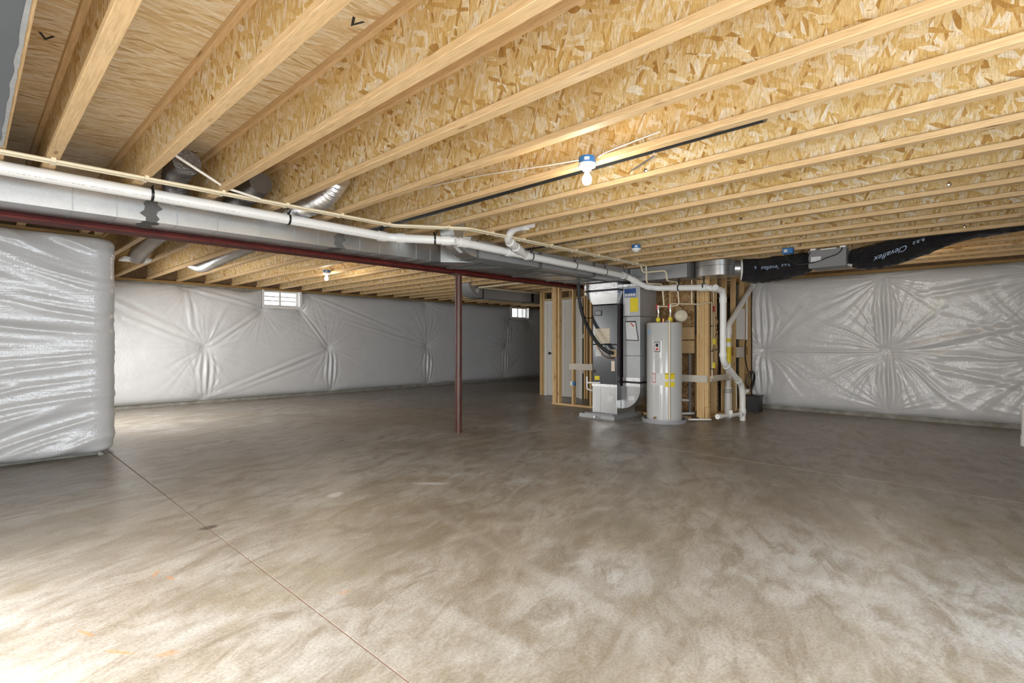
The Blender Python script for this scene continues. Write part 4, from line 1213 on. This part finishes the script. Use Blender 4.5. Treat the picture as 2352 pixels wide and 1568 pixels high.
# ------------------------------------------------------------ stud walls
def stud_y(parent, X, y, z0, z1, w=.038, d=.089, name='stud'):      # wall running along Y
    return box(name, 'lum_z', parent, X, y, z0, X + d, y + w, z1, bev=.003)
def stud_x(parent, x, Y, z0, z1, w=.038, d=.089, name='stud'):
    return box(name, 'lum_z', parent, x, Y, z0, x + w, Y + d, z1, bev=.003)
W1 = thing('stud_wall', 'open wooden stud wall just behind the air handler', 'stud wall', (7.95, 5.5, 0))
box('sole_plate', 'lum_y', W1, 7.94, 4.95, 0, 8.03, 6.49, .038, bev=.003)
box('top_plate', 'lum_y', W1, 7.94, 3.62, 2.345, 8.03, 6.49, 2.383, bev=.003)
for y in (6.43, 6.385, 6.30, 5.96, 5.55, 5.10): stud_y(W1, 7.94, y, .038, 2.345)
stud_y(W1, 7.94, 3.98, .038, 2.345)
box('cross_board', 'board', W1, 7.918, 5.42, .70, 7.938, 6.04, .815)
MB().box(7.905, 5.90, .40, 7.938, 5.955, .475).build('outlet_box', 'blue', W1)
MB().box(7.905, 5.955, .40, 7.938, 6.01, .475).build('outlet_cover', 'white', W1)
W2 = thing('stud_wall', 'farther wooden stud wall framing the white door', 'stud wall', (9.15, 7.3, 0))
for y in (7.80, 7.757, 7.70): stud_y(W2, 9.16, y, .0, 2.345)
box('top_plate', 'lum_y', W2, 9.16, 5.2, 2.345, 9.25, 7.84, 2.383, bev=.003)
for y in (6.56, 6.50, 6.05, 5.60, 5.2): stud_y(W2, 9.16, y, 0, 2.345)
for y in (7.45, 7.20, 6.95): stud_y(W2, 9.16, y, 2.20, 2.345, name='cripple')
box('header', 'lum_y', W2, 9.165, 6.60, 2.165, 9.245, 7.70, 2.20)
for z in (1.3, .55): MB().box(9.15, 6.60, z, 9.16, 6.63, z + .09).build('outlet_cover', 'white', W2)
# white door
dr = thing('door_1', 'white panel door with a dark knob seen between the studs', 'door', (9.15, 7.15, 0), kind='structure')
DY0, DY1 = 6.70, 7.60
box('casing', 'white', dr, 9.135, DY1, 0, 9.155, DY1 + .075, 2.155)
box('casing', 'white', dr, 9.135, DY0 - .075, 0, 9.155, DY0, 2.155)
box('casing', 'white', dr, 9.135, DY0, 2.08, 9.155, DY1, 2.155)
box('leaf', 'door', dr, 9.150, DY0, .01, 9.19, DY1, 2.08)
for y0, y1 in ((DY0 + .12, DY0 + .40), (DY0 + .50, DY0 + .78)):
    for z0, z1 in ((.22, .85), (1.05, 1.62), (1.74, 1.96)):
        m = MB().box(9.145, y0, z0, 9.150, y1, z0 + .012).box(9.145, y0, z1 - .012, 9.150, y1, z1).box(9.145, y0, z0, 9.15, y0 + .012, z1).box(9.145, y1 - .012, z0, 9.15, y1, z1)
        m.build('panel_moulding', 'door', dr)
        box('panel', 'door', dr, 9.147, y0 + .03, z0 + .03, 9.150, y1 - .03, z1 - .03)
MB().lathe([(.012, 0), (.012, .03), (.028, .04), (.03, .055), (.02, .068), (0, .07)], (9.15, 7.50, .965), 16, (-1, 0, 0)).build('knob', 'black', dr, smooth=60)
for z in (.25, 1.0, 1.8): box('hinge', 'black', dr, 9.143, DY0 - .004, z, 9.15, DY0 + .010, z + .09)
# corner post and wall 3
W3 = thing('stud_wall', 'open wooden stud wall running back to the right wall behind the drain pipes', 'stud wall', (9.1, 3.5, 0))
box('sole_plate', 'lum_x', W3, 8.04, 3.47, 0, 10.12, 3.56, .038, bev=.003)
box('top_plate', 'lum_x', W3, 8.10, 3.47, 2.345, 10.14, 3.56, 2.383, bev=.003)
for x in (8.50, 8.92, 9.33, 9.74, 10.02, 10.085): stud_x(W3, x, 3.47, .038, 2.345)
for x in (9.0, 9.40, 9.80):
    MB().box(x, 3.50, .98, x + .34 if x < 9.5 else x + .21, 3.54, 1.13).build('blocking', 'lum_old', W3)
CP = thing('corner_post', 'thick built-up wooden corner post beside the water heater', 'post', (8.0, 3.5, 0))
for i, (x, y) in enumerate(((7.950, 3.516), (7.962, 3.4765), (7.952, 3.437))):
    box('stud', 'lum_z', CP, x, y, 0.0 if i else .038, x + .089, y + .038, 2.345, bev=.003)
box('stud', 'lum_z', CP, 7.968, 3.375, .20, 8.04, 3.436, 2.345, bev=.003)
box('stud', 'lum_z', CP, 7.965, 3.37, 0, 8.04, 3.43, .199, bev=.003)
pl = thing('sole_plate', 'short wooden sole plate on the floor under the corner post', 'lumber', (7.9, 3.7, 0))
box('board', 'lum_y', pl, 7.90, 3.655, 0, 7.99, 4.55, .035, bev=.003)
OP = thing('sheathing_panel', 'brown strand board panel behind the top of the water heater', 'panel', (8.08, 4.1, 1.47))
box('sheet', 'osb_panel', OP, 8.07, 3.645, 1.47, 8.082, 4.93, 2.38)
for z0, z1 in ((1.262, 1.462), (1.04, 1.245)):
    L = thing('stair_board', '%s of two wide yellow boards behind the water heater' % ('upper' if z0 > 1.2 else 'lower'), 'lumber', (8.09, 4.2, z0))
    box('board', 'lum_y', L, 8.05, 3.645, z0, 8.09, 4.93, z1)
UP = thing('sheathing_panel', 'dark strand board sheet low down behind the water heater', 'panel', (8.9, 4.2, 0))
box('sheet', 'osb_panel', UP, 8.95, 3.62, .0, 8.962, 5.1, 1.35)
for y in (3.95, 4.35, 4.75): box('stud', 'lum_z', UP, 8.86, y, 0, 8.949, y + .038, 1.35)
CB = thing('cross_board', 'beige board nailed across the corner post beside the water heater', 'lumber', (7.93, 3.75, .59))
box('board', 'board', CB, 7.925, 3.375, .592, 7.945, 4.10, .70)
box('return_board', 'board', CB, 8.05, 3.362, .60, 8.78, 3.38, .695)
SP = thing('water_pipe', 'grey supply pipe standing under the stair boards', 'pipe', (8.4, 3.75, 0))
MB().tube([(8.25, 3.80, 0.02), (8.25, 3.80, 1.03)], .024, 12).build('pipe', 'grey_plastic', SP, smooth=60)
MB().tube([(8.25, 3.80, .26), (8.05, 4.05, .27)], .018, 10).build('branch', 'pvc', SP, smooth=60)
MB().tube([(8.20, 3.70, .06), (7.98, 3.95, .05)], .02, 10).build('trap_arm', 'pvc', SP, smooth=60)
# boxes, cables and bits on the wall
PB = thing('service_panel', 'white blank panel fixed between the studs', 'panel', (9.58, 3.46, 1.27))
box('cover', 'white', PB, 9.37, 3.44, 1.27, 9.72, 3.468, 1.82)
PB2 = thing('service_panel', 'small grey plate below the white panel between the studs', 'panel', (9.58, 3.46, .95))
box('cover', 'board', PB2, 9.37, 3.44, .95, 9.72, 3.468, 1.13)
CO = thing('conduit', 'slim white conduit beside the white panel', 'conduit', (9.80, 3.44, 1.2))
MB().tube([(9.80, 3.44, 1.25), (9.80, 3.44, 2.10)], .018, 10).build('tube', 'pvc', CO, smooth=60)
BC = thing('cable_coil', 'loose coil of thin black cable hanging on the end stud', 'cable', (9.85, 3.40, .6))
MB().tube(spline([(9.86, 3.44, 1.26), (9.72, 3.43, 1.22), (9.66, 3.42, 1.0), (9.72, 3.42, .82), (9.80, 3.41, .68)], 8), .010, 6).build('drop', 'black', BC, smooth=60)
for k in range(4):
    c = (9.84 + .01 * k, 3.40 - .008 * k, .55 - .02 * k); rx = .20 - .02 * k; rz = .15 + .01 * k
    MB().tube([(c[0] + rx * math.cos(a), c[1] - .03 * math.sin(a), c[2] + rz * math.sin(a)) for a in [2 * PI * i / 28 for i in range(28)]], .006, 6, closed=True).build('loop', 'black', BC, smooth=60)
MB().tube(spline([(9.86, 3.40, .70), (9.90, 3.39, .55), (9.80, 3.36, .40), (9.62, 3.28, .28)], 8), .006, 6).build('tail', 'black', BC, smooth=60)
SB = thing('sump_bucket', 'black plastic bucket standing at the end of the stud wall', 'bucket', (9.55, 3.22, 0))
MB().prism([(9.46, 3.12), (9.66, 3.12), (9.67, 3.32), (9.45, 3.32)], lambda a, b, t: (a, b, t), 0, .27).build('body', 'black', SB)
box('lid_rim', 'black', SB, 9.44, 3.10, .27, 9.69, 3.34, .29, bev=.004)
WP = thing('pipe_stub', 'short cream pipe stub standing on the floor at the right edge', 'pipe', (8.62, -.17, 0))
MB().cyl((8.62, -.17, .12), (8.62, -.17, .47), .057, 24).build('pipe', 'pvc', WP, smooth=50)
MB().cyl((8.62, -.17, 0), (8.62, -.17, .12), .064, 24).build('base_fitting', 'pvc', WP, smooth=50)

# ------------------------------------------------------------ ceiling boxes and bulbs
def box_lamp(label, c, bulb=True, holder=True, name='ceiling_lamp'):
    x, y, z = c                                  # z = underside of the blue box
    t = thing(name, label, 'lamp' if holder else 'junction box', c, 'blue ceiling boxes')
    prof = [(.0, .045), (.048, .045), (.052, .038), (.052, .0), (0, 0)] if holder else None
    if holder:
        jbx = MB().lathe(prof, c, 24).build('junction_box', 'blue', t, smooth=40)
        MB().box(x + .045, y - .02, z + .002, x + .075, y + .02, z + .04).build('nail_bracket', 'blue', jbx)
        MB().lathe([(0, 0), (.056, 0), (.058, -.010), (.054, -.022), (.034, -.030), (.027, -.042), (0, -.042)], c, 24).build('lampholder', 'white', t, smooth=40)
        d = Vector((-c[0], -c[1], 0)).normalized(); s_ = Vector((-d.y, d.x, 0)); q = Vector(c) + d * .0535 + Vector((0, 0, .02))
        MB().quad(q - s_ * .016 - Vector((0, 0, .010)), q + s_ * .016 - Vector((0, 0, .010)), q + s_ * .016 + Vector((0, 0, .010)), q - s_ * .016 + Vector((0, 0, .010))).build('box_label', 'print_white', jbx)
    else:
        jbx = box('junction_box', 'blue', t, x - .035, y - .06, z, x + .035, y + .06, z + .075, bev=.004)
        MB().box(x - .0365, y + .0, z + .02, x - .035, y + .04, z + .055).build('box_label', 'print_white', jbx)
    if bulb:
        MB().lathe([(.013, -.042), (.013, -.055), (.017, -.065), (.028, -.085), (.031, -.102), (.026, -.122), (.014, -.132), (0, -.135)], c, 20).build('bulb', 'bulb', t, smooth=60)
        l = bpy.data.lights.new('bulb_light', 'POINT'); l.energy = BULB_W; l.color = (1.0, .90, .74); l.shadow_soft_size = .035
        lo = bpy.data.objects.new('bulb_light', l); COL.objects.link(lo); lo.location = (x, y, z - .19)
    return t
box_lamp('lit bare bulb under a blue box in the middle of the ceiling', (2.735, 1.945, 2.362))
box_lamp('unlit white lampholder under a blue box near the return duct', (5.69, 3.31, 2.372), bulb=False)
box_lamp('lit bare bulb under a blue box beyond the steel beam', (4.215, 8.35, 2.395))
box_lamp('lit bare bulb half hidden behind the black duct at the right', (8.30, 1.245, 2.36))
box_lamp('unseen lit bulb under a blue box, added behind the camera for light', (.80, -1.0, 2.362))  # out-of-view lamp added to brighten the joists
box_lamp('unseen lit bulb under a blue box, added left of the camera for light', (-.62, 1.2, 2.362))  # second unseen lamp, added to give the ceiling more light
jb = box_lamp('small blue junction box with dangling black wires left of the grey box', (7.17, 2.01, 2.335), bulb=False, holder=False, name='junction_box')
MB().tube(spline([(7.16, 2.05, 2.335), (7.2, 2.02, 2.27), (7.26, 1.95, 2.22), (7.29, 1.86, 2.205), (7.30, 1.80, 2.215)], 8), .006, 6).build('wire', 'black', jb, smooth=60)
MB().tube(spline([(7.16, 1.98, 2.335), (7.2, 1.9, 2.30), (7.26, 1.83, 2.30)], 8), .005, 6).build('wire', 'black', jb, smooth=60)
# white cable along the joist web
cb = thing('electric_cable', 'white electric cable stapled along the joist beside the lit bulb', 'cable', (2.82, 2.5, 2.5))
MB().tube(spline([(2.815, 4.60, 2.66), (2.815, 3.8, 2.60), (2.815, 3.04, 2.545), (2.815, 2.4, 2.47), (2.80, 2.02, 2.425), (2.79, 1.99, 2.405)], 8), .005, 6).build('cable', 'cable', cb, smooth=60)
MB().tube(spline([(2.79, 1.90, 2.405), (2.81, 1.85, 2.43), (2.815, 1.6, 2.455), (2.815, 1.48, 2.462)], 8), .005, 6).build('cable', 'cable', cb, smooth=60)
c2 = thing('electric_cable', 'white cable slanting down from the joists to the cream pipes at upper left', 'cable', (1.2, 4.3, 2.5))
MB().tube([(1.02, 4.27, 2.55), (1.36, 4.31, 2.40), (1.62, 4.315, 2.365)], .010, 8).build('cable', 'cable', c2, smooth=60)
# shiny little hanger ends on the joists
for i, (x, y, z, lb) in enumerate(((3.318, 1.856, 2.435, 'behind the lit bulb'), (5.281, .331, 2.452, 'high at the right above the black duct'), (5.281, 1.906, 2.438, 'left of the middle of the ceiling'), (7.243, .33, 2.435, 'just above the rising black duct'), (7.243, 1.89, 2.45, 'beside the blue junction box'))):
    h = thing('metal_clip', 'tiny shiny metal clip on a joist ' + lb, 'clip', (x, y, z), 'shiny joist clips')
    MB().lathe([(0, -.018), (.012, -.012), (.016, .0), (.010, .014), (0, .02)], (x, y, z), 7).build('clip', 'chrome', h)
